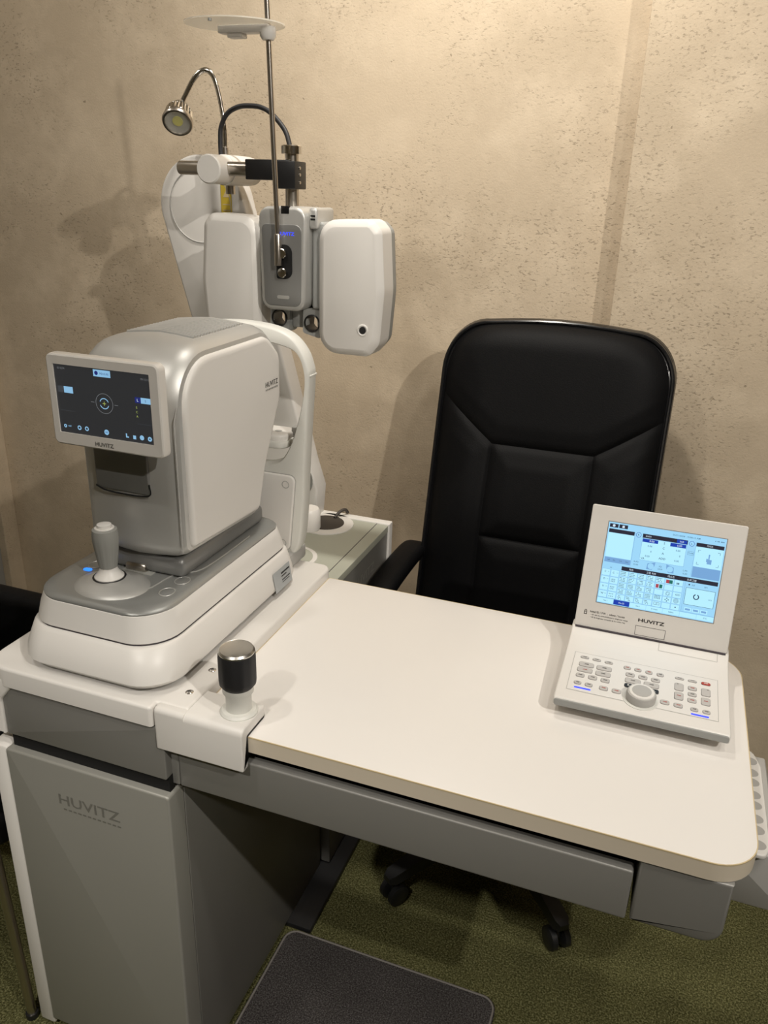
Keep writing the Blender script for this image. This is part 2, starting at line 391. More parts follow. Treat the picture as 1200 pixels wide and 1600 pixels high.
obj('foot_plate', box(new(), -0.93, -0.548, 1.165, 1.50, 0.0, 0.014, 0.003), 'black', cab)
obj('toe_kick', box(new(), -0.90, -0.625, 0.84, 1.164, 0.0, 0.014), 'black', cab)

# ================================================================== sliding worktop with its drawer front, end block, bracket and lock knob
wt = thing('sliding_worktop', (-0.19, 1.07, 0.673), 'white laminate table top on grey apron with rounded right corners', 'table')
X0, X1, Y0, Y1 = -0.574, 0.191, 0.8145, 1.318
b = new(); slab(b, rr(X0, X1, Y0, Y1, [0.004, 0.055, 0.065, 0.004], 10), 'z', 0.7725, 0.800, 0.001, 0.0012, 2)
obj('table_top', b, 'top', wt)
b = new(); pe = rr(X0, X1, Y0, Y1, [0.004, 0.055, 0.065, 0.004], 10)
annulus(b, inset(pe, -0.0008), inset(pe, 0.0002), 'z', 0.7735, 0.7978); obj('edge_band', b, 'edge', wt)
b = new(); annulus(b, inset(pe, -0.0009), inset(pe, 0.0006), 'z', 0.7978, 0.7997); obj('edge_line', b, 'edgel', wt)
b = new(); slab(b, rr(-0.600, 0.0555, 0.6725, 0.752, 0.0035, 3), 'y', 0.8155, 0.832, 0.003, 0.001)
dr = obj('drawer_front', b, 'apron', wt)
b = new(); slab(b, rr(-0.629, -0.6, 0.6725, 0.752, 0.003, 3), 'y', 0.8155, 0.83, 0.003, 0); obj('apron_end', b, 'apron', wt)
b = new(); slab(b, fillet([(0.0605, 0.674), (0.168, 0.674), (0.168, 0.7725), (0.0605, 0.7725)], [0.002, 0.026, 0, 0]), 'y', 0.8155, 1.28, 0.004, 0.004); obj('end_block', b, 'apron', wt)
obj('drawer_tray', box(new(), -0.595, 0.057, 0.832, 1.26, 0.676, 0.712), 'cabd', wt)
obj('gap_shade_block', box(new(), -0.60, 0.0605, 0.868, 1.27, 0.712, 0.7725), 'gap', wt)  # near-black block standing in for the shade between top and drawer
# white clamp bracket wrapping over the front left corner
bf = [(0.797, 0.748), (0.8130, 0.748), (0.8130, 0.8010), (0.8665, 0.8010), (0.8665, 0.8200), (0.797, 0.8200)]
b = new(); slab(b, fillet(bf, [0.003, 0.002, 0.001, 0.001, 0.004, 0.012], 6), 'x', -0.5735, -0.4785, 0, 0.003)
bf2 = [(0.797, 0.748), (0.8130, 0.748), (0.8130, 0.8200), (0.797, 0.8200)]
slab(b, fillet(bf2, [0.003, 0.002, 0.001, 0.012], 6), 'x', -0.6245, -0.5735, 0.005, 0)
brk = obj('clamp_bracket', b, 'white', wt)
kc = (-0.506, 0.839)
b = new(); lathe(b, [(0.0272, 0), (0.0272, 0.003), (0.0245, 0.006), (0.0185, 0.0065), (0.0185, 0.030), (0.0225, 0.036), (0.0225, 0.046)], (*kc, 0.819), n=32)
kn = obj('lock_knob', b, 'white2', wt)
b = new(); N = 48; R = []
for r, h in ((0.0225, 0.864), (0.0262, 0.869), (0.0268, 0.876), (0.0268, 0.914), (0.0258, 0.919)):
    R.append([Vector((kc[0]+(r-(0.0009 if i % 4 == 0 and 0.866 < h < 0.917 else 0))*math.cos(2*PI*i/N), kc[1]+(r-(0.0009 if i % 4 == 0 and 0.866 < h < 0.917 else 0))*math.sin(2*PI*i/N), h)) for i in range(N)])
bridge(b, R); obj('grip', b, 'blackr', kn)
b = new(); lathe(b, [(0.0255, 0), (0.0258, 0.003), (0.0235, 0.006), (0.0225, 0.0055)], (*kc, 0.918), n=40); obj('cap', b, 'alu', kn, 30)
# eight-hole rack slung under the right edge
b = new(); slab(b, fillet([(0.168, 0.965), (0.226, 0.965), (0.233, 0.985), (0.233, 1.165), (0.222, 1.205), (0.168, 1.205)], [0.002, 0.010, 0.02, 0.03, 0.02, 0.002]), 'z', 0.694, 0.701, 0.001, 0.002)
rk = obj('accessory_rack', b, 'white', wt, label='white rack with a row of eight grey wells')
for i in range(8):
    yy = 0.985 + 0.0265*i + (0.002 if i % 2 else -0.001)
    b = new(); slab(b, circ(0.2165, yy, 0.0115, 20, 0.0095), 'z', 0.7005, 0.7016); obj('well', b, 'lgrey', rk)
b = new(); slab(b, fillet([(0.168, 0.694), (0.168, 0.60), (0.275, 0.60), (0.242, 0.694)], 0.003), 'y', 0.975, 1.20, 0.003, 0.003)
obj('rack_housing', b, 'lgrey', rk)

# ================================================================== rear stand unit with the slanted post and the horizontal arm
st = thing('refraction_stand', (-0.80, 1.53, 0), 'sage grey topped stand with leaning white post behind the refractometer', 'stand')
obj('body', box(new(), -1.10, -0.584, 1.352, 1.700, 0.016, 0.752, 0.003), 'cabd', st)
b = new(); slab(b, rr(-1.11, -0.5815, 1.352, 1.692, [0, 0.002, 0.004, 0.004]), 'z', 0.752, 0.7685, 0, 0.001); obj('top_panel', b, 'unit', st)
b = new(); slab(b, rr(-1.12, -0.5785, 1.692, 1.716, 0.003), 'z', 0.0, 0.7715, 0, 0.002); obj('rear_panel', b, 'white', st)
obj('edge_groove', box(new(), -0.612, -0.6105, 1.352, 1.692, 0.7683, 0.7690), 'groove', st)
F = plane_frame((-0.5836, 1.54, 0.70), (0, 1, 0), (0, 0, 1))
b = new(); text(b, F, 'HUVITZ', 0, 0, 0.13, 0.022); obj('lettering', b, 'cab', st, 0)
b = new(); slab(b, circ(-0.722, 1.638, 0.066, 40), 'z', 0.7685, 0.7715, 0, 0.001); ho = obj('holder_ring', b, 'white', st)
b = new(); slab(b, circ(-0.724, 1.640, 0.044, 36), 'z', 0.7715, 0.7735, 0, 0.0015); obj('rubber_pad', b, 'brown', ho)
b = new(); tube(b, spline([(-0.715, 1.672, 0.774), (-0.708, 1.690, 0.785), (-0.700, 1.704, 0.786), (-0.697, 1.712, 0.776)], 5), 0.004); obj('strap', b, 'brown', ho)
b = new(); slab(b, circ(-0.720, 1.432, 0.062, 36), 'z', 0.7685, 0.7712, 0, 0.001); ho = obj('holder_ring', b, 'white', st)
b = new(); slab(b, circ(-0.720, 1.432, 0.052, 36), 'z', 0.7712, 0.7718); obj('rubber_pad', b, 'unit', ho)
# slanted post: rounded top, leaning left
cx, cz, rp = -1.040, 1.480, 0.106
pts = []
for i in range(25):
    a = math.radians(14 + (200-14)*i/24); pts.append((cx+rp*math.cos(a), cz+rp*math.sin(a)))
pts += [(-0.955, 0.7685), (-0.760, 0.7685), (-0.754, 0.845), (-0.775, 0.910)]
b = new(); slab(b, pts, 'y', 1.655, 1.712, 0.006, 0.006); post = obj('post', b, 'white', st)
b = new(); ring(b, [(cx+0.078*math.cos(2*PI*i/40), 1.6545, cz+0.078*math.sin(2*PI*i/40)) for i in range(40)], 0.0014, 6); obj('cover_ring', b, 'lgrey', post)
b = new(); lathe(b, [(0.046, 0), (0.046, 0.050), (0.040, 0.056)], (-0.812, 1.652, 0.865), (0, 1, 0), 28); obj('pivot_cap', b, 'grey', post)
obj('sticker', box(new(), -0.986, -0.960, 1.6535, 1.6551, 1.452, 1.528), 'yellow', post, label='yellow warning sticker')
b = new(); F = plane_frame((-0.973, 1.6533, 1.49), (1, 0, 0), (0, 0, 1))
poly2(b, F, [(-0.008, 0.010), (0.008, 0.010), (0, 0.024)]); quad2(b, F, -0.009, 0.009, -0.006, -0.004); quad2(b, F, -0.009, 0.009, -0.018, -0.016); quad2(b, F, -0.009, 0.009, -0.025, -0.023)
obj('sticker_print', b, 'edgel', post, 0)
b = new(); lathe(b, [(0.025, 0), (0.0275, 0.003), (0.0275, 0.175)], (-0.913, 1.487, 1.553), (0, 1, 0), 36); obj('arm_joint', b, 'white', st)
b = new(); lathe(b, [(0.0292, 0), (0.0292, 0.10), (0.0275, 0.104)], (-0.913, 1.545, 1.553), (0, 1, 0), 36); obj('joint_collar', b, 'white', st)
b = new(); lathe(b, [(0.0125, 0), (0.0135, 0.002), (0.0135, 0.21)], (-1.004, 1.528, 1.555), (1, 0, 0), 24); obj('arm_tube', b, 'steel', st)
b = new(); lathe(b, [(0.010, 0), (0.010, 0.018)], (-0.930, 1.60, 1.507), (0, 0, 1), 16); obj('set_screw', b, 'steel', st)

# ================================================================== phoropter hanging from the arm
ph = thing('phoropter', (-0.72, 1.49, 1.22), 'white and silver phoropter head hanging from horizontal steel arm', 'phoropter')
def wing(pts, rads, side):
    b = new(); poly = fillet(pts, rads, 7)
    R = [[to3('y', p, h) for p in fil_in(pts, rads, i, 7)] for i, h in ((0.0140, 1.4440), (0.0125, 1.4444), (0.0015, 1.4525), (0.0, 1.4550), (0.0, 1.505), (0.006, 1.512))]
    bridge(b, R); wg = obj('wing_cover', b, 'white', ph, 25)
    b = new(); slab(b, fil_in(pts, rads, 0.004, 7), 'y', 1.511, 1.540, 0, 0.006); obj('wing_back', b, 'pgrey', wg)
    return wg
wr = wing([(-0.658, 1.222), (-0.552, 1.222), (-0.531, 1.248), (-0.524, 1.345), (-0.532, 1.455), (-0.550, 1.474), (-0.658, 1.470)], [0.040, 0.022, 0.030, 0.15, 0.022, 0.022, 0.038], 1)
wl = wing([(-0.785, 1.222), (-0.785, 1.470), (-0.889, 1.474), (-0.907, 1.455), (-0.917, 1.345), (-0.911, 1.248), (-0.888, 1.222)], [0.040, 0.038, 0.022, 0.022, 0.15, 0.030, 0.022], -1)
b = new(); lathe(b, [(0.0115, 0), (0.0115, -0.0012), (0.009, -0.002), (0.0075, -0.0005)], (-0.5625, 1.4442, 1.2735), (0, 1, 0), 28); bz = obj('aperture_ring', b, 'white', ph)
b = new(); lathe(b, [(0.0068, 0), (0.0068, -0.0008)], (-0.5625, 1.4436, 1.2735), (0, 1, 0), 24); obj('aperture', b, 'black', bz)
# central body and face plate
cp = fillet([(-0.772, 1.300), (-0.680, 1.300), (-0.676, 1.49), (-0.776, 1.49)], [0.022, 0.022, 0.022, 0.022], 7)
b = new(); slab(b, cp, 'y', 1.4325, 1.545, 0.006, 0.012, 4); cb = obj('center_body', b, 'silver', ph)
fp = fillet([(-0.764, 1.309), (-0.687, 1.309), (-0.684, 1.459), (-0.768, 1.459)], [0.014, 0.014, 0.014, 0.010], 6)
b = new(); slab(b, fp, 'y', 1.4310, 1.437, 0.001, 0); obj('face_plate', b, 'silverd', cb)
b = new(); slab(b, fillet([(-0.737, 1.360), (-0.704, 1.360), (-0.704, 1.423), (-0.737, 1.423)], [0.004, 0.015, 0.015, 0.004]), 'y', 1.4298, 1.433); obj('rod_slot', b, 'gap', cb)
obj('sensor_window', box(new(), -0.727, -0.710, 1.432, 1.44, 1.4775, 1.4915, 0.001), 'gloss', cb)
F = plane_frame((-0.717, 1.4306, 1.4425), (1, 0, 0), (0, 0, 1)); b = new(); text(b, F, 'HUVITZ', 0, 0, 0.036, 0.0062, 0, 0.012); obj('lit_lettering', b, 'blue', cb, 0, 'glowing blue lettering')
b = new(); slab(b, rr(-0.737, -0.711, 1.3225, 1.329, 0.003), 'y', 1.4302, 1.432); obj('release_tab', b, 'silver', cb)
for zz in (1.407, 1.372):
    b = new(); lathe(b, [(0.0085, 0), (0.0092, -0.002), (0.0092, -0.009), (0.008, -0.0105), (0.003, -0.0098)], (-0.7215, 1.430, zz), (0, 1, 0), 24); obj('rod_screw', b, 'chrome', ph)
obj('bridge_block', box(new(), -0.678, -0.660, 1.448, 1.53, 1.452, 1.490, 0.006, 3), 'silver', ph)
for zz in (1.470, 1.476): obj('scale_window', box(new(), -0.673, -0.664, 1.4472, 1.4485, zz-0.002, zz+0.001), 'gap', ph)
for sx in (-0.668, -0.782):
    b = new(); slab(b, rr(sx-0.010, sx+0.016, 1.303, 1.465, 0.006), 'y', 1.462, 1.548, 0.005, 0.005); obj('inner_casing', b, 'pgrey', ph)
# eyepiece housings with open lens tubes
for ex, ez in ((-0.6795, 1.2745), (-0.7515, 1.2800)):
    b = new(); po = fillet([(ex-0.021, ez-0.020), (ex+0.021, ez-0.030), (ex+0.023, ez+0.034), (ex-0.020, ez+0.026)], [0.006, 0.008, 0.004, 0.004], 5)
    n = len(po); hole = [(ex+0.0168*math.cos(math.atan2(p[1]-ez, p[0]-ex)), ez+0.0168*math.sin(math.atan2(p[1]-ez, p[0]-ex))) for p in po]
    annulus(b, po, hole, 'y', 1.468, 1.505); ep = obj('eyepiece_housing', b, 'pgrey', ph)
    b = new(); a, u, v = frame((0, 1, 0)); bridge(b, [[Vector((ex, yy, ez)) + (u*math.cos(2*PI*i/28) + v*math.sin(2*PI*i/28))*r for i in range(28)] for r, yy in ((0.0170, 1.505), (0.0172, 1.466), (0.0150, 1.4645), (0.0142, 1.470), (0.0142, 1.505), (0.0170, 1.505))], False, False); obj('lens_tube', b, 'black', ep)
obj('center_spacer', box(new(), -0.729, -0.706, 1.480, 1.525, 1.262, 1.310, 0.003), 'pgrey', ph)
# black clamp, hanging tube and turn knob
b = new(); box(b, -0.842, -0.745, 1.507, 1.550, 1.536, 1.573, 0.002); box(b, -0.775, -0.731, 1.502, 1.553, 1.521, 1.571, 0.002)
cl = obj('arm_clamp', b, 'black', ph)
for zz in (1.533, 1.547, 1.559): obj('clamp_bolt', lathe(new(), [(0.003, 0), (0.003, 0.003)], (-0.732, 1.522, zz), (1, 0, 0), 12), 'steel', cl)
b = new(); lathe(b, [(0.0135, 0), (0.0135, 0.10)], (-0.750, 1.528, 1.485), n=24); obj('hanging_tube', b, 'steel', ph)
b = new(); lathe(b, [(0.010, 0), (0.010, 0.018), (0.0205, 0.018), (0.0205, 0.032), (0.0190, 0.0335), (0.006, 0.035)], (-0.750, 1.528, 1.566), n=28); obj('height_knob', b, 'chrome', ph)
b = new(); tube(b, spline([(-0.920, 1.55, 1.578), (-0.920, 1.55, 1.605), (-0.917, 1.55, 1.632), (-0.902, 1.55, 1.656), (-0.877, 1.55, 1.668), (-0.851, 1.55, 1.670), (-0.825, 1.548, 1.667), (-0.800, 1.545, 1.655), (-0.768, 1.536, 1.626), (-0.754, 1.53, 1.596)], 8), 0.0048, 10); obj('cable', b, 'blackr', ph)
# near-point rod with its card wheel
b = new(); lathe(b, [(0.0075, 0), (0.0075, 0.055), (0.0065, 0.057)], (-0.7295, 1.423, 1.385), n=20); obj('rod_socket', b, 'steel', ph)
b = new(); tube(b, [(-0.7295, 1.423, 1.44), (-0.7345, 1.415, 1.70), (-0.740, 1.405, 2.04)], 0.0048, 14); rod = obj('near_rod', b, 'steel', ph)
hx, hy, hz = -0.736, 1.412, 1.772
b = new(); lathe(b, [(0.010, -0.014), (0.014, -0.008), (0.014, 0.006)], (hx, hy, hz), n=24); box(b, hx-0.092, hx+0.006, hy-0.012, hy+0.012, hz-0.003, hz+0.009, 0.002); box(b, hx-0.075, hx-0.045, hy-0.010, hy+0.010, hz-0.010, hz-0.003, 0.002)
obj('card_holder', b, 'white', rod)
b = new(); F = plane_frame((hx-0.064, hy, hz+0.0105), (1, 0, 0.0), (0.0, 1, 0.03))
po = [F @ Vector((0.087*math.cos(2*PI*i/48), 0.087*math.sin(2*PI*i/48), 0)) for i in range(48)]; pq = [p + Vector((0, 0, 0.0022)) for p in po]
bridge(b, [po, pq]); obj('card_wheel', b, 'clear', rod)
obj('card_peg', lathe(new(), [(0.0032, 0), (0.0032, 0.004)], (hx-0.062, hy-0.085, hz+0.002), n=12), 'grey', rod)

# ================================================================== gooseneck examination lamp
gl = thing('gooseneck_lamp', (-0.975, 1.61, 1.58), 'unlit chrome gooseneck lamp curving above the white post', 'lamp')
neck = spline([(-0.951, 1.62, 1.578), (-0.950, 1.62, 1.635), (-0.959, 1.62, 1.695), (-0.971, 1.618, 1.732), (-0.988, 1.614, 1.742), (-1.008, 1.608, 1.728), (-1.026, 1.600, 1.697), (-1.036, 1.594, 1.676)], 14)
b = new(); tube(b, neck, [0.0052+(0.0007 if i % 2 else 0) for i in range(len(neck))], 12); obj('neck', b, 'chrome', gl, 60)
b = new(); lathe(b, [(0.0075, 0), (0.0075, 0.030), (0.0055, 0.032)], (-0.951, 1.62, 1.568), n=18); obj('mount', b, 'steel', gl)
ax = (0.24, -0.64, -0.58); hb = (-1.036, 1.596, 1.680)
prof = [(0.006, -0.004), (0.011, 0.004), (0.0165, 0.012), (0.020, 0.024), (0.0265, 0.030)]
b = new(); lathe(b, prof, hb, ax, 32); hd = obj('lamp_head', b, 'chrome', gl)
a, u, v = frame(ax); c0 = Vector(hb); R = []
for r, h in ((0.0225, 0.028), (0.0275, 0.032), (0.0300, 0.052), (0.0290, 0.056)):
    R.append([c0 + a*h + (u*math.cos(2*PI*i/72) + v*math.sin(2*PI*i/72))*(r-(0.0022 if i % 3 == 0 and h < 0.053 else 0)) for i in range(72)])
b = new(); bridge(b, R); obj('cooling_fins', b, 'chrome', hd, 20)
b = new(); bridge(b, [[c0 + a*h + (u*math.cos(2*PI*i/40) + v*math.sin(2*PI*i/40))*r for i in range(40)] for r, h in ((0.0305, 0.054), (0.0315, 0.060), (0.0295, 0.064), (0.0258, 0.064), (0.0252, 0.0585))], False, False); obj('rim', b, 'steel', hd)
b = new(); lathe(b, [(0.0256, 0.0600), (0.0205, 0.0580), (0.0120, 0.0568)], hb, ax, 36, False, True); obj('reflector', b, 'refl', hd, flip=False)
b = new(); lathe(b, [(0.0105, 0.0565), (0.0105, 0.0590)], hb, ax, 24); obj('led_chip', b, 'led', hd)
b = new(); lathe(b, [(0.0252, 0.0612), (0.0252, 0.0622)], hb, ax, 32); obj('lens', b, 'lens', hd)

# ================================================================== auto refractometer
ar = thing('refractometer', (-0.75, 1.05, 0.82), 'white and silver table-top auto refractometer with joystick and tilted screen', 'refractometer')
def foot(x0, x1, y0, y1, bow=0.008, rf=0.055, rb=0.04, n=8):
    p = fillet([(x0, y0), (x1, y0), (x1, y1), (x0, y1)], [rf, rf, rb, rb], n); xc = (x0+x1)/2; hw = (x1-x0)/2
    return [(q[0], q[1]-bow*max(0, 1-((q[0]-xc)/hw)**2)*(1 if q[1] < (y0+y1)/2 else 0)) for q in p]
def stack(b, secs): bridge(b, [[Vector((p[0], p[1], z)) for p in poly] for poly, z in secs]); return b
L = -0.888; R_ = -0.614
for fx in (-0.84, -0.66):
    for fy in (0.865, 1.21): obj('foot', lathe(new(), [(0.016, 0), (0.018, 0.010)], (fx, fy, 0.8205), n=20), 'grey', ar)
b = new(); stack(b, [(foot(L+0.008, R_-0.006, 0.822, 1.262), 0.8285), (foot(L+0.006, R_-0.003, 0.818, 1.264), 0.836)]); obj('base_rim', b, 'lgrey', ar)
b = new(); stack(b, [(foot(L+0.004, R_-0.001, 0.816, 1.266), 0.835), (foot(L, R_, 0.812, 1.268), 0.840), (foot(L, R_-0.003, 0.815, 1.268), 0.855), (foot(L+0.004, R_-0.012, 0.830, 1.266), 0.884), (foot(L+0.007, R_-0.017, 0.837, 1.264), 0.8885), (foot(L+0.012, R_-0.022, 0.842, 1.260), 0.889)])
obj('base_lower', b, 'white', ar)
b = new(); stack(b, [(foot(L+0.009, R_-0.019, 0.839, 1.262), 0.888), (foot(L+0.009, R_-0.019, 0.839, 1.262), 0.8915)]); obj('base_seam', b, 'groove', ar)
b = new(); stack(b, [(foot(L+0.009, R_-0.019, 0.839, 1.262), 0.891), (foot(L+0.007, R_-0.0175, 0.837, 1.263), 0.893), (foot(L+0.010, R_-0.023, 0.842, 1.260), 0.914), (foot(L+0.0145, R_-0.0275, 0.847, 1.256), 0.931), (foot(L+0.017, R_-0.030, 0.850, 1.254), 0.933)]); obj('base_upper', b, 'white', ar)
b = new(); stack(b, [(foot(L+0.0145, R_-0.0285, 0.848, 1.255), 0.930), (foot(L+0.0142, R_-0.028, 0.8475, 1.2555), 0.934), (foot(L+0.017, R_-0.031, 0.850, 1.253), 0.937), (foot(L+0.030, R_-0.044, 0.863, 1.240), 0.9385)])
deck = obj('base_deck', b, 'deck', ar, 50)
# raised joystick pod and sweeping channel line
jx, jy = -0.771, 0.911
b = new(); R = []
for k, (sc, h) in enumerate(((1.0, 0.9375), (0.97, 0.9405), (0.82, 0.9435), (0.60, 0.9475), (0.44, 0.9505), (0.41, 0.9500))):
    R.append([Vector((jx+0.012*(1-0)*(sc-0.4)+0.062*sc*math.cos(2*PI*i/40), jy-0.004*sc+0.050*sc*math.sin(2*PI*i/40), h)) for i in range(40)])
bridge(b, R); obj('joystick_pod', b, 'silver', ar, 60)
b = new(); tube(b, spline([(-0.716, 0.882, 0.9395), (-0.703, 0.920, 0.9392), (-0.698, 0.965, 0.9390), (-0.688, 0.985, 0.9390), (-0.668, 1.005, 0.9388), (-0.662, 1.06, 0.9388), (-0.662, 1.16, 0.9388)], 6), 0.0012, 6); obj('channel_line', b, 'silver', ar)
b = new(); lathe(b, [(0.0255, 0), (0.0255, 0.0012)], (jx, jy, 0.9495), n=32); obj('joystick_well', b, 'black', ar)
b = new(); lathe(b, [(0.0225, 0.950), (0.0225, 0.952), (0.0165, 0.9585), (0.0135, 0.964), (0.0128, 0.972)], (jx, jy, 0), n=32); js = obj('joystick', b, 'white', ar)
b = new(); R = []; N = 60
for r, h in ((0.0138, 0.968), (0.0152, 0.976), (0.0176, 0.994), (0.0196, 1.010), (0.0200, 1.021), (0.0185, 1.0305), (0.0150, 1.0325)):
    R.append([Vector((jx+(r-(0.0006 if i % 5 == 0 and 0.975 < h < 1.015 else 0))*math.cos(2*PI*i/N), jy+(r-(0.0006 if i % 5 == 0 and 0.975 < h < 1.015 else 0))*math.sin(2*PI*i/N), h)) for i in range(N)])
bridge(b, R); obj('grip', b, 'grey', js, 50)
b = new(); lathe(b, [(0.0150, 1.031), (0.0145, 1.0335), (0.011, 1.0335), (0.0108, 1.0385), (0.008, 1.0395)], (jx, jy, 0), n=28); obj('trigger_button', b, 'white', js)
for bx, by in ((-0.672, 0.961), (-0.672, 0.919), (-0.832, 0.955)):
    b = new(); ring(b, [(bx+0.0115*math.cos(2*PI*i/32), by+0.0135*math.sin(2*PI*i/32), 0.9392) for i in range(32)], 0.0009, 6); bt = obj('round_button', b, 'silver', ar)
    b = new(); slab(b, circ(bx, by, 0.0107, 28, 0.0127), 'z', 0.9382, 0.9396, 0, 0.0006); obj('button_face', b, 'deck', bt)
b = new(); slab(b, rr(-0.841, -0.826, 0.931, 0.940, 0.0042), 'z', 0.9384, 0.9397, 0, 0.0005); obj('status_light', b, 'cyan', ar, label='blue status light')
obj('lever_slot', box(new(), -0.784, -0.728, 0.957, 0.978, 0.9375, 0.9396, 0.001), 'grey', ar)
b = new(); lathe(b, [(0.0065, 0), (0.008, 0.003), (0.008, 0.034), (0.0065, 0.037)], (-0.779, 0.968, 0.9445), (1, 0, 0), 20); obj('lock_lever', b, 'steel', ar)
# carriage and measuring head
obj('carriage', box(new(), -0.828, -0.672, 0.965, 1.235, 0.9385, 0.972, 0.010, 3), 'silverd', ar)
def prof_body(d=0.0):
    p = [(0.955, 0.978), (1.20, 0.966), (1.228, 1.05), (1.292, 1.165), (1.292, 1.255), (1.235, 1.303), (0.955, 1.300)]
    return fil_in(p, [0.025, 0.03, 0.08, 0.06, 0.045, 0.06, 0.088], d, 8)
def xs(poly, x): return [Vector((x, p[0], p[1])) for p in poly]
xc = -0.75
b = new(); R = []
for dx, ins in ((-0.091, 0.020), (-0.088, 0.010), (-0.080, 0.003), (-0.066, -0.002), (-0.03, -0.006), (0.0, -0.008), (0.03, -0.006), (0.066, -0.002), (0.080, 0.003), (0.088, 0.010), (0.091, 0.020)):
    R.append(xs(prof_body(ins), xc+dx))
bridge(b, R); hd = obj('head_shell', b, 'silver', ar, 30)
for s in (-1, 1):
    b = new(); R = []
    for dx, ins in ((0.080, 0.0165), (0.0905, 0.0165), (0.0945, 0.0180), (0.0965, 0.0215), (0.0970, 0.026)): R.append(xs(prof_body(ins), xc+s*dx))
    bridge(b, R); sp = obj('side_cover', b, 'white', ar, 40)
    if s > 0:
        F = plane_frame((xc+0.0974, 1.240, 1.199), (0, 1, 0), (0, 0, 1)); b = new(); text(b, F, 'HUVITZ', 0, 0.004, 0.046, 0.009, 0, 0.012); text(b, F, 'AUTO REF-KERATOMETER', 0, -0.0055, 0.046, 0.0032)
        obj('lettering', b, 'ink', sp, 0, 'black lettering')
b = new(); ring(b, [(xc+0.077+0.006*math.cos(2*PI*i/24), 1.012+0.0095*math.sin(2*PI*i/24), 1.2885+0.0040*math.sin(2*PI*i/24)-0.002*math.cos(2*PI*i/24)) for i in range(24)], 0.0008, 6); obj('cover_cap', b, 'white', ar)
b = new()
def roof(dx, yy):
    k = abs(dx); bul = 0.008-0.002*k/0.03 if k < 0.03 else 0.006-0.004*(k-0.03)/0.036
    return 1.300+(yy-0.955)*0.0107 - max(0, yy-1.20)*0.10 + bul
for i in range(18):
    yy = 1.062+0.0086*i
    tube(b, [(xc+dx, yy, roof(dx, yy)+0.0008) for dx in (-0.062, -0.045, -0.03, -0.015, 0, 0.015, 0.03, 0.045, 0.060)], 0.0027, 8)
vg = obj('vent_grille', b, 'silver', ar); vg['kind'] = 'stuff'
b = new(); tube(b, [(xc+0.0865, 0.951+0.004, 0.99), (xc+0.0865, 0.955, 1.20), (xc+0.0845, 0.985, 1.262)], 0.0010, 6); obj('cover_seam', b, 'lgrey', ar)
# printer door and lower front
b = new(); slab(b, rr(-0.806, -0.710, 1.082, 1.17, 0.004), 'y', 0.9455, 0.955, 0.002, 0); pd = obj('printer_door', b, 'silverd', ar)
b = new(); tube(b, spline([(-0.806, 0.9452, 1.086), (-0.785, 0.9445, 1.0800), (-0.735, 0.9445, 1.0790), (-0.709, 0.9452, 1.083), (-0.7085, 0.9455, 1.100)], 6), 0.0013, 6); obj('door_gap', b, 'gap', pd)
# tiltable monitor
xm, ym, zm = -0.742, 0.905, 1.228
b = new(); poly = fillet([(xm-0.0955, zm-0.0675), (xm+0.0950, zm-0.0675), (xm+0.0950, zm+0.0672), (xm-0.0950, zm+0.0672)], 0.010, 6)
inner = fillet([(xm-0.0835, zm-0.0485), (xm+0.0785, zm-0.0485), (xm+0.0785, zm+0.0522), (xm-0.0835, zm+0.0522)], 0.001, 6)
R = [[to3('y', p, h) for p in q] for q, h in ((inner, ym+0.0015), (inner, ym-0.0012), (inset(poly, 0.0028), ym-0.0016), (inset(poly, 0.0008), ym-0.0002), (poly, ym+0.003), (poly, ym+0.014), (inset(poly, 0.012), ym+0.024))]
bridge(b, R); mo = obj('monitor', b, 'bezel', ar, 30)
F = plane_frame((xm, ym+0.0010, zm), (1, 0, 0), (0, 0, 1))
b = new(); quad2(b, F, -0.0835, 0.0785, -0.0485, 0.0522); obj('screen', b, 'd_bg', mo, 0)
def ui(name, m, par, fn, stuff=False):
    b = new(); fn(b); o = obj(name, b, m, par, 0)
    if stuff: o['kind'] = 'stuff'
    return o
def ui_each(name, m, par, fns):
    for fn in fns: ui(name, m, par, fn)
def arrow(b): quad2(b, F, 0.0310, 0.0330, -0.0430, -0.0370, 3e-4); quad2(b, F, 0.0330, 0.0358, -0.0430, -0.0412, 3e-4)
ui_each('display_button', 'd_lb', mo, [lambda b: quad2(b, F, -0.0150, 0.0138, 0.0405, 0.0503, 3e-4), lambda b: quad2(b, F, -0.0692, -0.0536, 0.0112, 0.0206, 3e-4), lambda b: quad2(b, F, 0.0612, 0.0780, 0.0098, 0.0180, 3e-4)])
ui_each('display_icon', 'd_lb', mo, [
    lambda b: [ring2(b, F, -0.001, 0.0024, 0.0068, 0.0080, 3e-4, 16, a0, a0+2.45) for a0 in (0.35, PI+0.35)],
    lambda b: ring2(b, F, -0.0493, -0.0388, 0.0018, 0.0034, 3e-4, 16), lambda b: ring2(b, F, -0.0364, -0.0388, 0.0018, 0.0034, 3e-4, 16),
    lambda b: (ring2(b, F, -0.0742, -0.0387, 0.0010, 0.0026, 3e-4, 14), text(b, F, 'REF', -0.0661, -0.0383, 0.0055, 0.0022, 3e-4)),
    lambda b: poly2(b, F, circ(-0.002, -0.0397, 0.0040, 20), 3e-4), arrow,
    lambda b: quad2(b, F, 0.0432, 0.0480, -0.0438, -0.0384, 3e-4), lambda b: poly2(b, F, circ(0.0579, -0.0402, 0.0038, 8), 3e-4), lambda b: ring2(b, F, 0.0711, -0.0406, 0.0013, 0.0036, 3e-4, 8)])
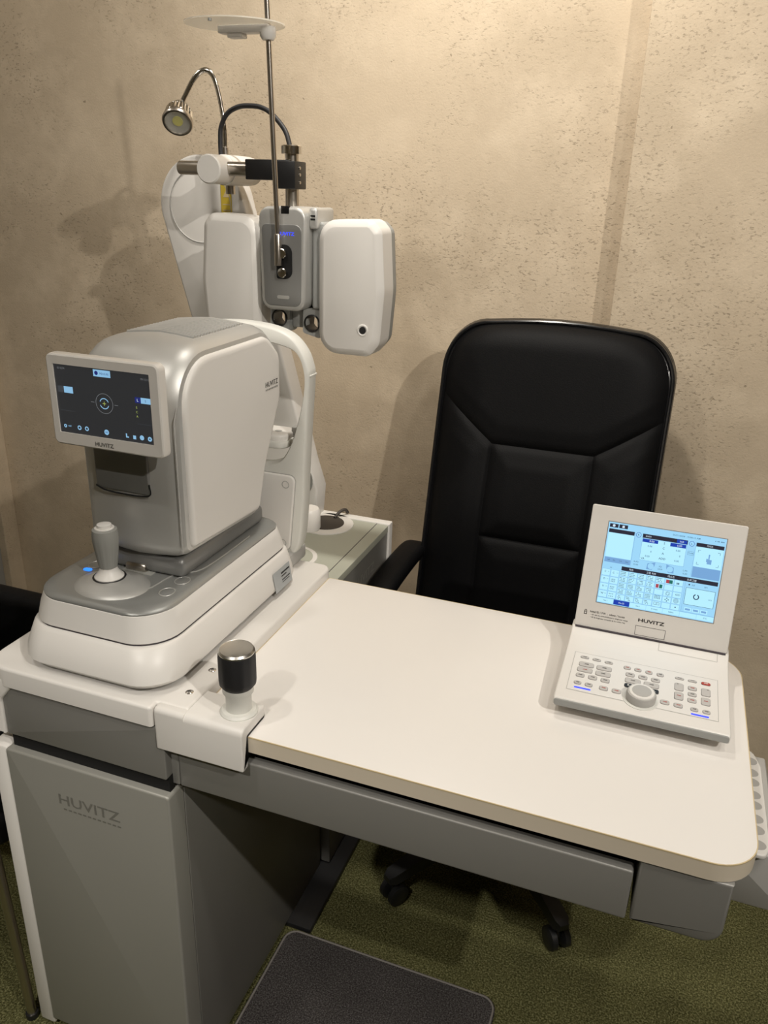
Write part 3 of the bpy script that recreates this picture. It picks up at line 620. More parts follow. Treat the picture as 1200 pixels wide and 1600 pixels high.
def f2(b):
    ring2(b, F, -0.001, 0.0024, 0.0140, 0.0147, 3e-4, 40); quad2(b, F, -0.0241, -0.018, 0.0024, 0.0031, 3e-4); quad2(b, F, 0.0163, 0.0222, 0.0019, 0.0026, 3e-4)
    text(b, F, 'ID 0274', -0.0706, 0.0465, 0.0125, 0.0028, 3e-4); text(b, F, 'PM 12:11', 0.0700, 0.0442, 0.0125, 0.0028, 3e-4)
ui('display_marks', 'd_gr', mo, f2, True)
ui('display_panels', 'd_dim', mo, lambda b: (quad2(b, F, -0.080, -0.0693, 0.0112, 0.0206, 3e-4), quad2(b, F, 0.052, 0.0782, -0.0205, -0.0200, 3e-4), quad2(b, F, -0.080, -0.0535, -0.0155, -0.0150, 3e-4)), True)
def f3(b):
    quad2(b, F, 0.0515, 0.0612, 0.0098, 0.0180, 3e-4); poly2(b, F, circ(-0.0098, 0.0455, 0.0030, 18), 5e-4); text(b, F, 'MEASURE', 0.0035, 0.0452, 0.0150, 0.0028, 5e-4)
    text(b, F, 'S', 0.0690, 0.0138, None, 0.0032, 5e-4); text(b, F, '88', -0.002, -0.0397, 0.0040, 0.0026, 5e-4)
ui('display_navy_marks', 'd_navy', mo, f3, True)
def f4(b):
    quad2(b, F, -0.0038, 0.0018, 0.0020, 0.0028, 4e-4); quad2(b, F, -0.0014, -0.0006, -0.0004, 0.0052, 4e-4)
    for c, zz in (('S', 0.0031), ('C', -0.0034), ('A', -0.0096)): text(b, F, c, 0.0533, zz, None, 0.0030, 4e-4)
ui('display_yellow_marks', 'd_y', mo, f4, True)
ui('display_letter', 's_white', mo, lambda b: text(b, F, 'L', 0.0562, 0.0139, None, 0.0038, 6e-4))
F2 = plane_frame((xm-0.006, ym-0.0020, zm-0.0588), (1, 0, 0), (0, 0, 1)); b = new(); text(b, F2, 'HUVITZ', 0, 0, 0.032, 0.0062, 0, 0.015); obj('logo', b, 'greyink', mo, 0, 'dark grey logo lettering')
obj('monitor_mount', box(new(), xm-0.03, xm+0.03, ym+0.02, 0.965, zm-0.03, zm+0.03, 0.004), 'silverd', ar)
# rating label on the base (its square code left blank)
b = new(); F = plane_frame((-0.6153, 1.194, 0.850), (0, 1, 0), (-0.18, 0, 1)); quad2(b, F, -0.033, 0.033, -0.019, 0.019, 8e-4); lb = obj('rating_label', b, 'label', ar, 0)
b = new(); [quad2(b, F, -0.004, x1, yy, yy+hh, 1.1e-3) for x1, yy, hh in ((0.029, 0.0075, 0.0030), (0.016, 0.0020, 0.0022), (0.028, -0.0050, 0.0020), (0.024, -0.0090, 0.0014))]; lp = obj('label_print', b, 'ink', lb, 0); lp['kind'] = 'stuff'
# face support: side walls, arch, chin cup
yc0, yc1 = 1.298, 1.336
def arch_half(h): return h + [(-1.5-x, z) for x, z in h[::-1] if abs(x+0.75) > 1e-6]
def arch_outer(): return arch_half([(-0.75, 0.845), (-0.655, 0.845), (-0.640, 0.852), (-0.629, 0.88), (-0.622, 0.95), (-0.619, 1.02), (-0.613, 1.12), (-0.608, 1.20), (-0.610, 1.223), (-0.622, 1.252), (-0.648, 1.277), (-0.69, 1.290), (-0.75, 1.294)])
def arch_inner(): return arch_half([(-0.75, 1.026), (-0.715, 1.0262), (-0.690, 1.030), (-0.665, 1.044), (-0.647, 1.075), (-0.634, 1.115), (-0.624, 1.155), (-0.6195, 1.190), (-0.621, 1.215), (-0.629, 1.238), (-0.645, 1.252), (-0.69, 1.261), (-0.75, 1.263)])
def smooth2(p, n=4):
    out = []; N = len(p)
    for i in range(N):
        a, b_, c, d_ = [Vector(p[(i+k-1) % N]) for k in range(4)]
        for j in range(n):
            t = j/n; out.append(tuple(0.5*((2*b_) + (c-a)*t + (2*a-5*b_+4*c-d_)*t*t + (3*b_-a-3*c+d_)*t**3)))
    return out
po = smooth2(arch_outer()); pi_ = smooth2(arch_inner())
b = new(); R = []
for q, h in ((inset(pi_, -0.003), yc0), (inset(po, 0.004), yc0), (inset(po, 0.0012), yc0+0.0025), (po, yc0+0.008), (po, yc1-0.008), (inset(po, 0.004), yc1), (inset(pi_, -0.003), yc1), (pi_, yc1-0.006), (pi_, yc0+0.006), (inset(pi_, -0.003), yc0)):
    R.append([to3('y', p, h) for p in q])
bridge(b, R, False, False); fs = obj('face_support', b, 'white2', ar, 50)
b = new(); slab(b, fillet([(-0.85, 0.856), (-0.650, 0.856), (-0.636, 1.013), (-0.864, 1.013)], 0.012), 'y', 1.2915, 1.299, 0.002, 0); cp_ = obj('support_cover', b, 'white', fs)
b = new(); annulus(b, inset(fillet([(-0.85, 0.856), (-0.650, 0.856), (-0.636, 1.013), (-0.864, 1.013)], 0.012), -0.0014), fillet([(-0.85, 0.856), (-0.650, 0.856), (-0.636, 1.013), (-0.864, 1.013)], 0.012), 'y', 1.2970, 1.2985); obj('cover_gap', b, 'lgrey', fs)
for xx, zz in ((-0.655, 0.995), (-0.663, 0.872)):
    b = new(); ring(b, [(xx+0.007*math.cos(2*PI*i/24), 1.2914, zz+0.007*math.sin(2*PI*i/24)) for i in range(24)], 0.0008, 6); obj('screw_cap', b, 'lgrey', fs)
obj('height_mark', box(new(), -0.616, -0.6065, yc0+0.004, yc1-0.004, 1.205, 1.209, 0.0015), 'white2', fs)
b = new(); slab(b, rr(-0.80, -0.660, 1.30, 1.385, 0.022), 'z', 1.060, 1.074, 0.004, 0.002); cc = obj('chin_rest', b, 'white2', ar)
b = new(); slab(b, rr(-0.785, -0.664, 1.305, 1.372, 0.022), 'z', 1.074, 1.086, 0, 0.005); obj('chin_paper', b, 'white', cc)
b = new(); slab(b, circ(-0.690, 1.335, 0.007, 16, 0.006), 'z', 1.0845, 1.0866); obj('pin', b, 'lgrey', cc)
obj('chin_bracket', box(new(), -0.668, -0.646, 1.345, 1.365, 1.078, 1.094, 0.002), 'lgrey', cc)
b = new(); lathe(b, [(0.022, 0), (0.024, 0.004), (0.024, 0.040), (0.020, 0.046)], (-0.650, 1.385, 0.868), (0, 0, 1), 28); obj('height_wheel', b, 'white', ar)
obj('support_foot', box(new(), -0.86, -0.64, 1.262, 1.352, 0.822, 0.852, 0.006), 'lgrey', ar)

# ================================================================== operation panel (laptop-like controller)
op = thing('control_panel', (0.0375, 1.13, 0.80), 'white laptop-like controller with lit blue screen and dial on the table', 'controller')
XC = 0.0375
b = new(); pr = fillet([(1.030, 0.820), (1.030, 0.8335), (1.175, 0.8425), (1.203, 0.8465), (1.226, 0.8545), (1.246, 0.8545), (1.252, 0.842), (1.252, 0.814), (1.05, 0.812)], [0.004, 0.005, 0.03, 0.03, 0.004, 0.006, 0.004, 0.004, 0.006], 4)
slab(b, pr, 'x', XC-0.1235, XC+0.1235, 0.003, 0.003); obj('housing', b, 'white', op)
b = new(); slab(b, rr(XC-0.122, XC+0.122, 0.8205, 0.8318, 0.004), 'y', 1.0290, 1.034, 0.001, 0); obj('front_strip', b, 'pgrey', op)
b = new(); slab(b, fillet([(1.052, 0.813), (1.066, 0.801), (1.235, 0.801), (1.24, 0.813)], 0.003), 'x', XC-0.098, XC+0.098, 0.006, 0.006); obj('foot_pod', b, 'lgrey', op)
sl = math.atan2(0.009, 0.145); KU = Vector((0, math.cos(sl), math.sin(sl)))
KF = plane_frame(Vector((XC, 1.035, 0.8340)), (1, 0, 0), KU)
b = new(); quad2(b, KF, -0.1075, 0.1065, 0.0215, 0.1225, 2e-4); obj('keypad_sheet', b, 'white', op, 0)
b = new(); frame2(b, KF, -0.1082, 0.1072, 0.0208, 0.1232, 0.0007, 3e-4); obj('keypad_border', b, 'lgrey', op, 0)
keys = [(-0.0918, 0.1113, 0.0123, 0.0061), (-0.0732, 0.1108, 0.0121, 0.0061), (-0.0544, 0.11, 0.012, 0.006), (-0.0868, 0.0921, 0.0221, 0.0118), (-0.0596, 0.0917, 0.0223, 0.0118), (-0.0876, 0.0773, 0.0224, 0.0118), (-0.0599, 0.0764, 0.0221, 0.0118), (-0.0926, 0.0616, 0.0123, 0.0097), (-0.0739, 0.0616, 0.0126, 0.0105), (-0.055, 0.061, 0.0125, 0.0104), (-0.0939, 0.0413, 0.0103, 0.0079), (-0.0773, 0.0412, 0.0106, 0.0086), (-0.0552, 0.0407, 0.0123, 0.0101), (-0.0364, 0.0403, 0.0126, 0.0101), (-0.0259, 0.1065, 0.0099, 0.0085), (-0.0098, 0.1066, 0.0098, 0.0085), (0.0067, 0.1061, 0.0097, 0.0084), (0.0235, 0.1057, 0.0097, 0.0084), (-0.0202, 0.0897, 0.0126, 0.01), (-0.0013, 0.0897, 0.0124, 0.0099), (0.0174, 0.089, 0.0122, 0.0099), (-0.0152, 0.0747, 0.022, 0.0121), (0.0121, 0.0741, 0.0217, 0.0121), (-0.0205, 0.0607, 0.0118, 0.0096), (0.0175, 0.0596, 0.0116, 0.0102), (-0.0019, 0.0634, 0.0113, 0.004), (0.033, 0.0388, 0.0122, 0.0099), (0.0518, 0.0383, 0.012, 0.0099), (0.0518, 0.1069, 0.0122, 0.005), (0.0705, 0.1066, 0.0121, 0.005), (0.0898, 0.1066, 0.0128, 0.0067), (0.0517, 0.0845, 0.0124, 0.0186), (0.0898, 0.0843, 0.0126, 0.0184), (0.0707, 0.0878, 0.0119, 0.0097), (0.0707, 0.0725, 0.0118, 0.0095), (0.0706, 0.0572, 0.0121, 0.0101), (0.0519, 0.0617, 0.0123, 0.0186), (0.0897, 0.0614, 0.0124, 0.0178), (0.0741, 0.0367, 0.0102, 0.0082), (0.0907, 0.0368, 0.0101, 0.0083)]
dark = {23, 24}; redk = {25, 30}; redp = {5, 12, 13, 14, 15, 16, 26, 27, 33, 35, 36, 37}
ktext = {23: 'R', 24: 'L'}
blank = {31, 32}
for i, (kx, ky, kw, kh) in enumerate(keys):
    r = min(kh*0.42, 0.003)
    def kslab(w_, h_, z0, z1):
        b = new(); po = rr(kx-w_/2, kx+w_/2, ky-h_/2, ky+h_/2, r, 3)
        bridge(b, [[KF @ Vector((p[0], p[1], h)) for p in q] for q, h in ((po, z0), (po, z1-0.0004), (inset(po, 0.0005), z1))]); return b
    k = obj('key', kslab(kw, kh, 0.0, 0.0016), 'black' if i in dark else 'red' if i in redk else 'keyg', op)
    po = rr(kx-kw/2-0.0004, kx+kw/2+0.0004, ky-kh/2-0.0004, ky+kh/2+0.0004, r, 3)
    b = new(); bridge(b, [[KF @ Vector((p[0], p[1], h)) for p in q] for q, h in ((po, 0.0), (po, 0.0005), (inset(po, 0.0008), 0.0006))], False, False); obj('key_outline', b, 'keyl', k, 0)
    b = new()
    if i in blank: quad2(b, KF, kx+(-0.0035 if i == 31 else 0.0015), kx+(-0.0010 if i == 31 else 0.0040), ky+0.0050, ky+0.0066, 0.0019)
    elif i in ktext: text(b, KF, ktext[i], kx, ky, 0.0032, 0.0040, 0.0019, 0.02)
    else:
        pw = min(kw*0.25, 0.0034); ph_ = min(kh*0.16, 0.0013); po = [(-pw, -ph_), (-pw*0.3, -ph_*0.4), (pw*0.2, -ph_), (pw, -ph_*0.8), (pw*0.9, ph_), (0, ph_*0.5), (-pw*0.6, ph_)]
        poly2(b, KF, [(kx+q[0], ky+q[1]) for q in po], 0.0019)
    obj('key_print', b, 'white' if i in dark or i in redk else 'redp' if i in redp else 'greyink', k, 0)
for lx, ly, lw in ((-0.0854, 0.0294, 0.0245), (0.0819, 0.0255, 0.0245)):
    b = new(); po = rr(lx-lw/2, lx+lw/2, ly-0.0015, ly+0.0015, 0.0014, 3); bridge(b, [[KF @ Vector((p[0], p[1], h)) for p in po] for h in (0.0, 0.0008)]); obj('indicator_light', b, 'blue', op, label='glowing blue light bar')
dc = KF @ Vector((-0.0012, 0.0335, 0)); dn = KF.to_3x3() @ Vector((0, 0, 1))
b = new(); lathe(b, [(0.0255, 0), (0.0255, 0.0008), (0.023, 0.0012)], dc, dn, 36); obj('dial_collar', b, 'white2', op)
b = new(); lathe(b, [(0.0212, 0.001), (0.0215, 0.010), (0.0200, 0.0135), (0.0185, 0.0140)], dc, dn, 36); dl = obj('dial', b, 'lgrey', op)
b = new(); lathe(b, [(0.0186, 0.0138), (0.0178, 0.0152), (0.0145, 0.0156)], dc, dn, 36); obj('dial_ring', b, 'white', dl)
b = new(); lathe(b, [(0.0138, 0.0152), (0.0138, 0.0160), (0.012, 0.0163)], dc, dn, 36); obj('dial_face', b, 'lgrey', dl)
HF = plane_frame(Vector((XC, 1.2035, 0.8468)), (1, 0, 0), Vector((0, 0.023, 0.008)))
b = new(); frame2(b, HF, 0.017, 0.1065, 0.0005, 0.0235, 0.0006, 4e-4); obj('hinge_outline', b, 'lgrey', op, 0)
# lid, leaning back
LV = Vector((0, 0.068, 0.195)).normalized(); LF = plane_frame(Vector((XC, 1.2225, 0.8545)), (1, 0, 0), LV)
def lslab(b, poly, z0, z1, bv=0.0):
    R = [[LF @ Vector((p[0], p[1], z0)) for p in poly]]
    R += [[LF @ Vector((p[0], p[1], h)) for p in q] for q, h in ((poly, z1-bv), (inset(poly, bv), z1))] if bv else [[LF @ Vector((p[0], p[1], z1)) for p in poly]]
    bridge(b, R); return b
b = new(); lslab(b, rr(-0.1205, 0.1205, 0.000, 0.206, 0.003, 3), -0.016, 0.0, 0.0012); lid = obj('lid', b, 'bezel', op)
b = new(); frame2(b, LF, -0.0918, 0.0934, 0.0438, 0.1820, 0.0010, 2e-4); obj('screen_edge', b, 'keyl', lid, 0)
b = new(); frame2(b, LF, -0.0232, 0.0241, 0.0030, 0.0187, 0.0006, 2e-4); obj('latch_outline', b, 'groove', lid, 0)
obj('hinge_line', box(new(), XC-0.118, XC+0.118, 1.2200, 1.2260, 0.8535, 0.8553), 'groove', op)
b = new(); text(b, LF, 'HUVITZ', 0, 0.0280, 0.0410, 0.0056, 3e-4, 0.022); obj('logo', b, 'ink', lid, 0, 'black logo lettering')
b = new(); text(b, LF, 'Initial ID / PW  :  admin / huvitz', -0.070, 0.0275, 0.056, 0.0032, 3e-4, 0.008)
text(b, LF, '\u2022 ID can be added/deleted in Engineer setup', -0.0665, 0.0222, 0.060, 0.0026, 3e-4, 0.008); text(b, LF, '\u2022 ID & Engineer setup(ID & G / S/W 7.9)', -0.0685, 0.0177, 0.056, 0.0026, 3e-4, 0.008)
frame2(b, LF, -0.1075, -0.1030, 0.0215, 0.0265, 0.0009, 3e-4); ring2(b, LF, -0.10525, 0.0275, 0.0012, 0.0020, 3e-4, 12); obj('printed_note', b, 'ink', lid, 0, 'small black printed note')
# the lit screen, u right / v down in 0..1
SX0, SX1, SY0, SY1 = -0.0905, 0.0920, 0.0450, 0.1808
UM = LF @ Matrix(((SX1-SX0, 0, 0, SX0), (0, -(SY1-SY0), 0, SY1), (0, 0, 1, 0), (0, 0, 0, 1)))
def Q(b, u0, v0, u1, v1, h): quad2(b, UM, u0, u1, v1, v0, h)
def T(b, s, u, v, wd=None, ht=0.0028, h=9e-4, bold=0.006): text(b, LF, s, SX0+u*(SX1-SX0), SY1-v*(SY1-SY0), None if wd is None else wd*(SX1-SX0), ht, h, bold)
def RG(b, u, v, r0, r1, h=9e-4, n=24, a0=0, a1=2*PI): ring2(b, LF, SX0+u*(SX1-SX0), SY1-v*(SY1-SY0), r0, r1, h, n, a0, a1)
def DT(b, u, v, r, h=9e-4, n=10): poly2(b, LF, circ(SX0+u*(SX1-SX0), SY1-v*(SY1-SY0), r, n), h)
def FR(b, u0, v0, u1, v1, t, h=8e-4): frame2(b, LF, SX0+u0*(SX1-SX0), SX0+u1*(SX1-SX0), SY1-v1*(SY1-SY0), SY1-v0*(SY1-SY0), t, h)
b = new(); Q(b, 0, 0, 1, 1, 4e-4); scr = obj('screen', b, 's_bg', op, 0, 'lit pale blue screen')
tl = [(0.010, 0.128, 0.235, 0.425), (0.306, 0.134, 0.685, 0.402), (0.761, 0.136, 0.990, 0.372), (0.735, 0.635, 0.980, 0.838)]
for r in range(5):
    for c in range(9):
        if c < 2 and r == 4: continue
        u = 0.005+0.0785*c; v = 0.575+0.09*r if c < 2 else 0.568+0.0735*r
        tl.append((u, v, u+0.073, v+(0.083 if c < 2 else 0.068)))
tl += [(0.004+0.1425*c, 0.937, 0.143+0.1425*c, 0.990) for c in range(7)] + [(u, 0.872, u+0.058, 0.915) for u in (0.748, 0.815, 0.882)]
for q in tl: ui('screen_tile', 's_tile', scr, lambda b: Q(b, *q, 6e-4))
def mids(b):
    Q(b, 0.010, 0.430, 0.235, 0.490, 6e-4); Q(b, 0.761, 0.375, 0.990, 0.502, 6e-4)
    for u0, u1, v0, v1 in ((0.238, 0.241, 0.09, 0.5), (0.755, 0.757, 0.09, 0.5), (0.0, 1.0, 0.928, 0.932), (0.722, 0.724, 0.57, 0.925)): Q(b, u0, v0, u1, v1, 6e-4)
    FR(b, 0.306, 0.134, 0.685, 0.402, 0.0004)
    for u, s in ((0.413, 1), (0.577, -1)):
        q = [(u-0.035*s, 0.50), (u-0.03*s, 0.43), (u+0.035*s, 0.405), (u+0.032*s, 0.45), (u+0.012*s, 0.50)]
        b.faces.new([b.verts.new(UM @ Vector((p[0], p[1], 7e-4))) for p in (q if s > 0 else q[::-1])])
    # pointing hand
    for q in ((0.868, 0.270, 0.905, 0.325), (0.875, 0.210, 0.886, 0.275), (0.860, 0.262, 0.872, 0.300)): Q(b, *q, 8e-4)
    for r in range(5):
        for c in range(9):
            u = 0.005+0.0785*c; v = 0.568+0.0735*r
            if c >= 2: FR(b, u, v, u+0.073, v+0.068, 0.0003)
    for c in range(2):
        for r in range(4): FR(b, 0.005+0.0785*c, 0.575+0.09*r, 0.078+0.0785*c, 0.658+0.09*r, 0.0003)
    for u in (0.755, 0.822, 0.889): Q(b, u, 0.882, u+0.042, 0.905, 8e-4)
ui('screen_panels', 's_mid', scr, mids, True)
ui_each('screen_eye', 's_bg', scr, [lambda b, u=u: DT(b, u, 0.458, 0.0048, 9e-4, 20) for u in (0.413, 0.577)])
ui_each('screen_header', 's_dark', scr, [lambda b, q=q: Q(b, *q, 7e-4) for q in ((0.010, 0.018, 0.085, 0.062), (0.093, 0.016, 0.168, 0.062), (0.010, 0.081, 0.234, 0.127), (0.306, 0.083, 0.688, 0.132), (0.761, 0.090, 0.990, 0.135), (0.170, 0.517, 0.988, 0.566))])
ui_each('screen_blue_cell', 's_blue', scr, [lambda b, q=q: Q(b, *q, 8e-4) for q in ((0.597, 0.089, 0.682, 0.130), (0.310, 0.140, 0.443, 0.181), (0.547, 0.140, 0.680, 0.183), (0.147, 0.934, 0.286, 0.992))])
ui_each('screen_blue_ring', 's_blue', scr, [lambda b: RG(b, 0.270, 0.107, 0.0036, 0.0042), lambda b: RG(b, 0.723, 0.114, 0.0036, 0.0042)])
def txts(b):
    T(b, 'R', 0.270, 0.107); T(b, 'L', 0.723, 0.114)
    for s, v in (('S', 0.160), ('C', 0.222), ('A', 0.285), ('ADD', 0.347)): T(b, s, 0.497, v, None, 0.0034)
    T(b, 'VA', 0.333, 0.378, None, 0.0032)
    RG(b, 0.829, 0.731, 0.0030, 0.0046, 9e-4, 20, 0.35+PI/2, 2*PI-0.35+PI/2); FR(b, 0.735, 0.635, 0.980, 0.838, 0.0005)
    DT(b, 0.757, 0.598, 0.0013); DT(b, 0.672, 0.895, 0.0011)
    for r, s in enumerate('CDUW'): T(b, s, 0.035, 0.608+0.09*r, None, 0.0030); Q(b, 0.056, 0.606+0.09*r, 0.070, 0.609+0.09*r, 8e-4)
    T(b, 'C', 0.108, 0.612, None, 0.0030); Q(b, 0.132, 0.606, 0.150, 0.609, 8e-4)
    for r, s in enumerate(('HRVDK\nSNZCK', 'RKVNO\nVZHSC', '\u2022\u2022\u2022\n\u2022\u2022\u2022')):
        T(b, s, 0.114, 0.706+0.09*r, 0.040, 0.0052)
    for c in range(2, 7):
        for r in range(5):
            if r == 4 and c > 5: continue
            if c == 6 and r > 0: continue
            for k in range(3):
                for q in range(5 if r < 4 else 3):
                    if random.random() < 0.85: Q(b, 0.012+0.0785*c+0.0095*q+(0.006*k if r == 4 else 0), 0.580+0.0735*r+0.0185*k, 0.018+0.0785*c+0.0095*q+(0.006*k if r == 4 else 0), 0.588+0.0735*r+0.0185*k, 9e-4)
    # pictogram charts on the right of the grid
    for dx, dy in ((0.6, 0), (-0.6, 0), (0, 0.6), (0, -0.6)): DT(b, 0.592+0.022*dx, 0.822-0.028*dy, 0.0009)
    for a in range(8):
        for rr_ in (0.0022, 0.0034): DT(b, 0.592+rr_*math.cos(a*PI/4)/0.1825, 0.749+rr_*math.sin(a*PI/4)/0.1358, 0.0005)
    for k in range(4):
        for q in range(3): Q(b, 0.487+0.013*k, 0.790+0.016*q, 0.494+0.013*k, 0.799+0.016*q, 9e-4)
    for k in range(2): FR(b, 0.487+0.027*k, 0.875, 0.510+0.027*k, 0.905, 0.0004)
    for k in range(3): RG(b, 0.670, 0.818, 0.0010+0.0013*k, 0.0014+0.0013*k, 9e-4, 16)
    for k in range(3):
        RG(b, 0.664+0.012*k, 0.744, 0.0010, 0.0014, 9e-4, 12); Q(b, 0.652+0.008*k, 0.600, 0.658+0.008*k, 0.622, 9e-4)
ui('screen_text', 's_txt', scr, txts, True)
def txts2(b):
    T(b, '0.00', 0.380, 0.222, None, 0.0030); T(b, '0.00', 0.620, 0.222, None, 0.0030); T(b, '0', 0.395, 0.285, None, 0.0030); T(b, '0', 0.640, 0.285, None, 0.0030)
    T(b, '0.00', 0.370, 0.345, None, 0.0030); T(b, '0.00', 0.620, 0.347, None, 0.0030)
    T(b, 'R-PD', 0.285, 0.432, None, 0.0024); T(b, '32.00', 0.285, 0.466, None, 0.0024); T(b, 'PD', 0.495, 0.445, None, 0.0024); T(b, '64.00', 0.495, 0.475, None, 0.0024); T(b, 'L-PD', 0.705, 0.445, None, 0.0024); T(b, '32.00', 0.705, 0.480, None, 0.0024)
    T(b, '05/21/2024  12:08:12 AM', 0.670, 0.042, 0.23, 0.0026); T(b, '\u2022 \u2022\u2022 \u2022\u2022\u2022', 0.945, 0.042, 0.075, 0.0020)
    for s, u in (('LM', 0.045), ('RX', 0.095), ('SUBJ', 0.150), ('FIN', 0.205)): T(b, s, u, 0.46, None, 0.0021)
    FR(b, 0.700, 0.205, 0.750, 0.250, 0.0003); T(b, 'PRISM', 0.725, 0.228, 0.04, 0.0018)
    for u, v, sx, sy in ((0.785, 0.175, 1, 1), (0.965, 0.175, -1, 1), (0.785, 0.345, 1, -1), (0.965, 0.345, -1, -1)):
        u2, v2 = u+0.020*sx, v+0.028*sy
        Q(b, min(u, u2), v-0.002, max(u, u2), v+0.002, 9e-4); Q(b, u-0.0015, min(v, v2), u+0.0015, max(v, v2), 9e-4)
    for i, s in enumerate(('No.1', '', 'No.3', 'Z-Chart', 'NEAR', '', 'ETC')):
        if s: T(b, s, 0.075+0.1425*i, 0.963, None, 0.0022)
    T(b, '\uc2f1\uae00', 0.790, 0.598, None, 0.0026); T(b, '\uba40\ud2f0', 0.895, 0.600, None, 0.0026); T(b, 'VA', 0.078, 0.552, None, 0.002); T(b, '20/25', 0.945, 0.74, None, 0.0018)
ui('screen_small_text', 's_txt2', scr, txts2, True)
def whites(b):
    T(b, '0.00', 0.390, 0.160, None, 0.0032, 1.1e-3); T(b, '0.00', 0.625, 0.162, None, 0.0032, 1.1e-3); T(b, 'FAR', 0.640, 0.110, None, 0.0026, 1.1e-3); T(b, 'No.25', 0.217, 0.963, None, 0.0026, 1.1e-3)
    T(b, '\ucc28\ud2b8', 0.255, 0.542, None, 0.0036, 1.1e-3); T(b, '\uace0\uc815 \ucc28\ud2b8', 0.428, 0.542, None, 0.0036, 1.1e-3); T(b, '\ud14c\uc2a4\ud2b8', 0.598, 0.542, None, 0.0036, 1.1e-3); T(b, '\ud504\ub85c\uadf8\ub7a8', 0.770, 0.542, None, 0.0036, 1.1e-3)
    T(b, '\uac00\uc774\ub4dc', 0.873, 0.113, None, 0.0032, 1.1e-3); T(b, 'GUIDE', 0.355, 0.108, None, 0.0022, 1.1e-3)
    DT(b, 0.047, 0.040, 0.0022, 1.1e-3); Q(b, 0.120, 0.026, 0.140, 0.054, 1.1e-3)
ui('screen_white_text', 's_white', scr, whites, True)
ui_each('screen_red_chart', 's_red', scr, [lambda b: Q(b, 0.562, 0.583, 0.590, 0.626, 9e-4), lambda b: Q(b, 0.482, 0.655, 0.507, 0.700, 9e-4)])
ui_each('screen_green_chart', 's_grn', scr, [lambda b: Q(b, 0.590, 0.583, 0.618, 0.626, 9e-4), lambda b: Q(b, 0.512, 0.655, 0.538, 0.700, 9e-4)])

# ================================================================== black leather office chair behind the table
ch = thing('office_chair', (-0.248, 1.60, 0), 'high-backed black leather office chair pulled up behind the white table', 'chair')
XC2 = -0.250
def hw(z): return 0.262 if z < 1.125 else 0.162 + 0.100*math.sqrt(max(0, 1-((z-1.125)/0.112)**2))
def yb(z): t = (z-0.50)/0.735; return 1.745 + 0.175*t + 0.02*(t-0.5)**2
SEAM = [[(-0.262, 1.075), (-0.118, 0.972), (0.118, 0.972), (0.262, 1.060)], [(-0.118, 0.972), (-0.120, 0.50)], [(0.118, 0.972), (0.120, 0.50)], [(-0.119, 0.758), (0.119, 0.758)]]
def dseg(p, a, b_):
    ax_, ay = a; bx, by = b_; dx, dy = bx-ax_, by-ay; t = max(0, min(1, ((p[0]-ax_)*dx+(p[1]-ay)*dy)/(dx*dx+dy*dy)))
    return math.hypot(p[0]-ax_-t*dx, p[1]-ay-t*dy)
def dseam(p): return min(dseg(p, s[i], s[i+1]) for s in SEAM for i in range(len(s)-1))
NU, NV = 72, 108
J1, J0, I1, I2 = 36, 68, 18, 54
def seam_top(u): return 0.972 if abs(u) < 0.1195 else 0.972 + (abs(u)-0.1195)/0.1425*(0.103 if u < 0 else 0.088)
cuts = {'head_cushion': (0, NU, J0, NV), 'left_bolster': (0, I1, 0, J0), 'right_bolster': (I2, NU, 0, J0), 'middle_cushion': (I1, I2, J1, J0), 'lumbar_cushion': (I1, I2, 0, J1)}
def back_point(i, j):
    k = 0.1195/0.262
    s = -1+(1-k)*math.sin(i/I1*PI/2) if i <= I1 else -k+2*k*(i-I1)/(I2-I1) if i <= I2 else 1-(1-k)*math.sin((NU-i)/I1*PI/2)
    zt = seam_top(s*0.262)
    z = 0.50+0.258*j/J1 if j <= J1 else 0.758+(zt-0.758)*(j-J1)/(J0-J1) if j <= J0 else zt+(1.237-zt)*math.sin((j-J0)/(NV-J0)*PI/2)
    u = s*hw(z)
    ed = (1-abs(s)**7)*(math.sqrt(max(0, 1-((z-1.182)/0.055)**2)) if z > 1.182 else 1.0)
    ds = dseam((u, z)); puff = 0.010*min(1, ds/0.045) - 0.005*math.exp(-(ds/0.006)**2)
    zz = z + 0.010*(1-s*s)*max(0, (z-1.0)/0.237)
    return Vector((XC2+u, yb(z) - (0.012 + 0.034*ed + puff*ed + 0.018*math.exp(-((z-0.80)/0.14)**2)*ed), zz))
SEAM[0] = [(-0.262, 1.075), (-0.1195, 0.972), (0.1195, 0.972), (0.262, 1.060)]
for nm, (i0, i1, j0, j1) in cuts.items():
    b = new(); V = [[b.verts.new(back_point(i, j)) for i in range(i0, i1+1)] for j in range(j0, j1+1)]
    for r0, r1 in zip(V, V[1:]):
        for k in range(len(r0)-1): b.faces.new((r0[k], r0[k+1], r1[k+1], r1[k]))
    obj('side_bolster' if 'bolster' in nm else nm, b, 'leather', ch, 60, flip=False)
out = []
zs = [0.50+0.625*k/14 for k in range(15)] + [1.125+0.112*math.sin(k/12*PI/2) for k in range(1, 13)]
for z in zs: out.append((hw(z), z))
outl = [(h, z) for h, z in out] + [(h, z) for h, z in [(0.11, 1.242), (0.05, 1.246), (0, 1.247), (-0.05, 1.246), (-0.11, 1.242)]] + [(-h, z) for h, z in out[::-1]]
def shell(dx, back): return [Vector((XC2+h*(1+dx/0.262), yb(z)+back, z+(dx if z > 1.1 else 0))) for h, z in outl]
b = new(); bridge(b, [shell(-0.004, -0.018), shell(0.006, -0.012), shell(0.010, 0.004), shell(0.004, 0.020), shell(-0.03, 0.034), shell(-0.10, 0.040)], False, True); obj('back_shell', b, 'gloss', ch, 50)
b = new(); tube(b, shell(0.004, -0.017), 0.0045, 8); obj('piping', b, 'gloss', ch)
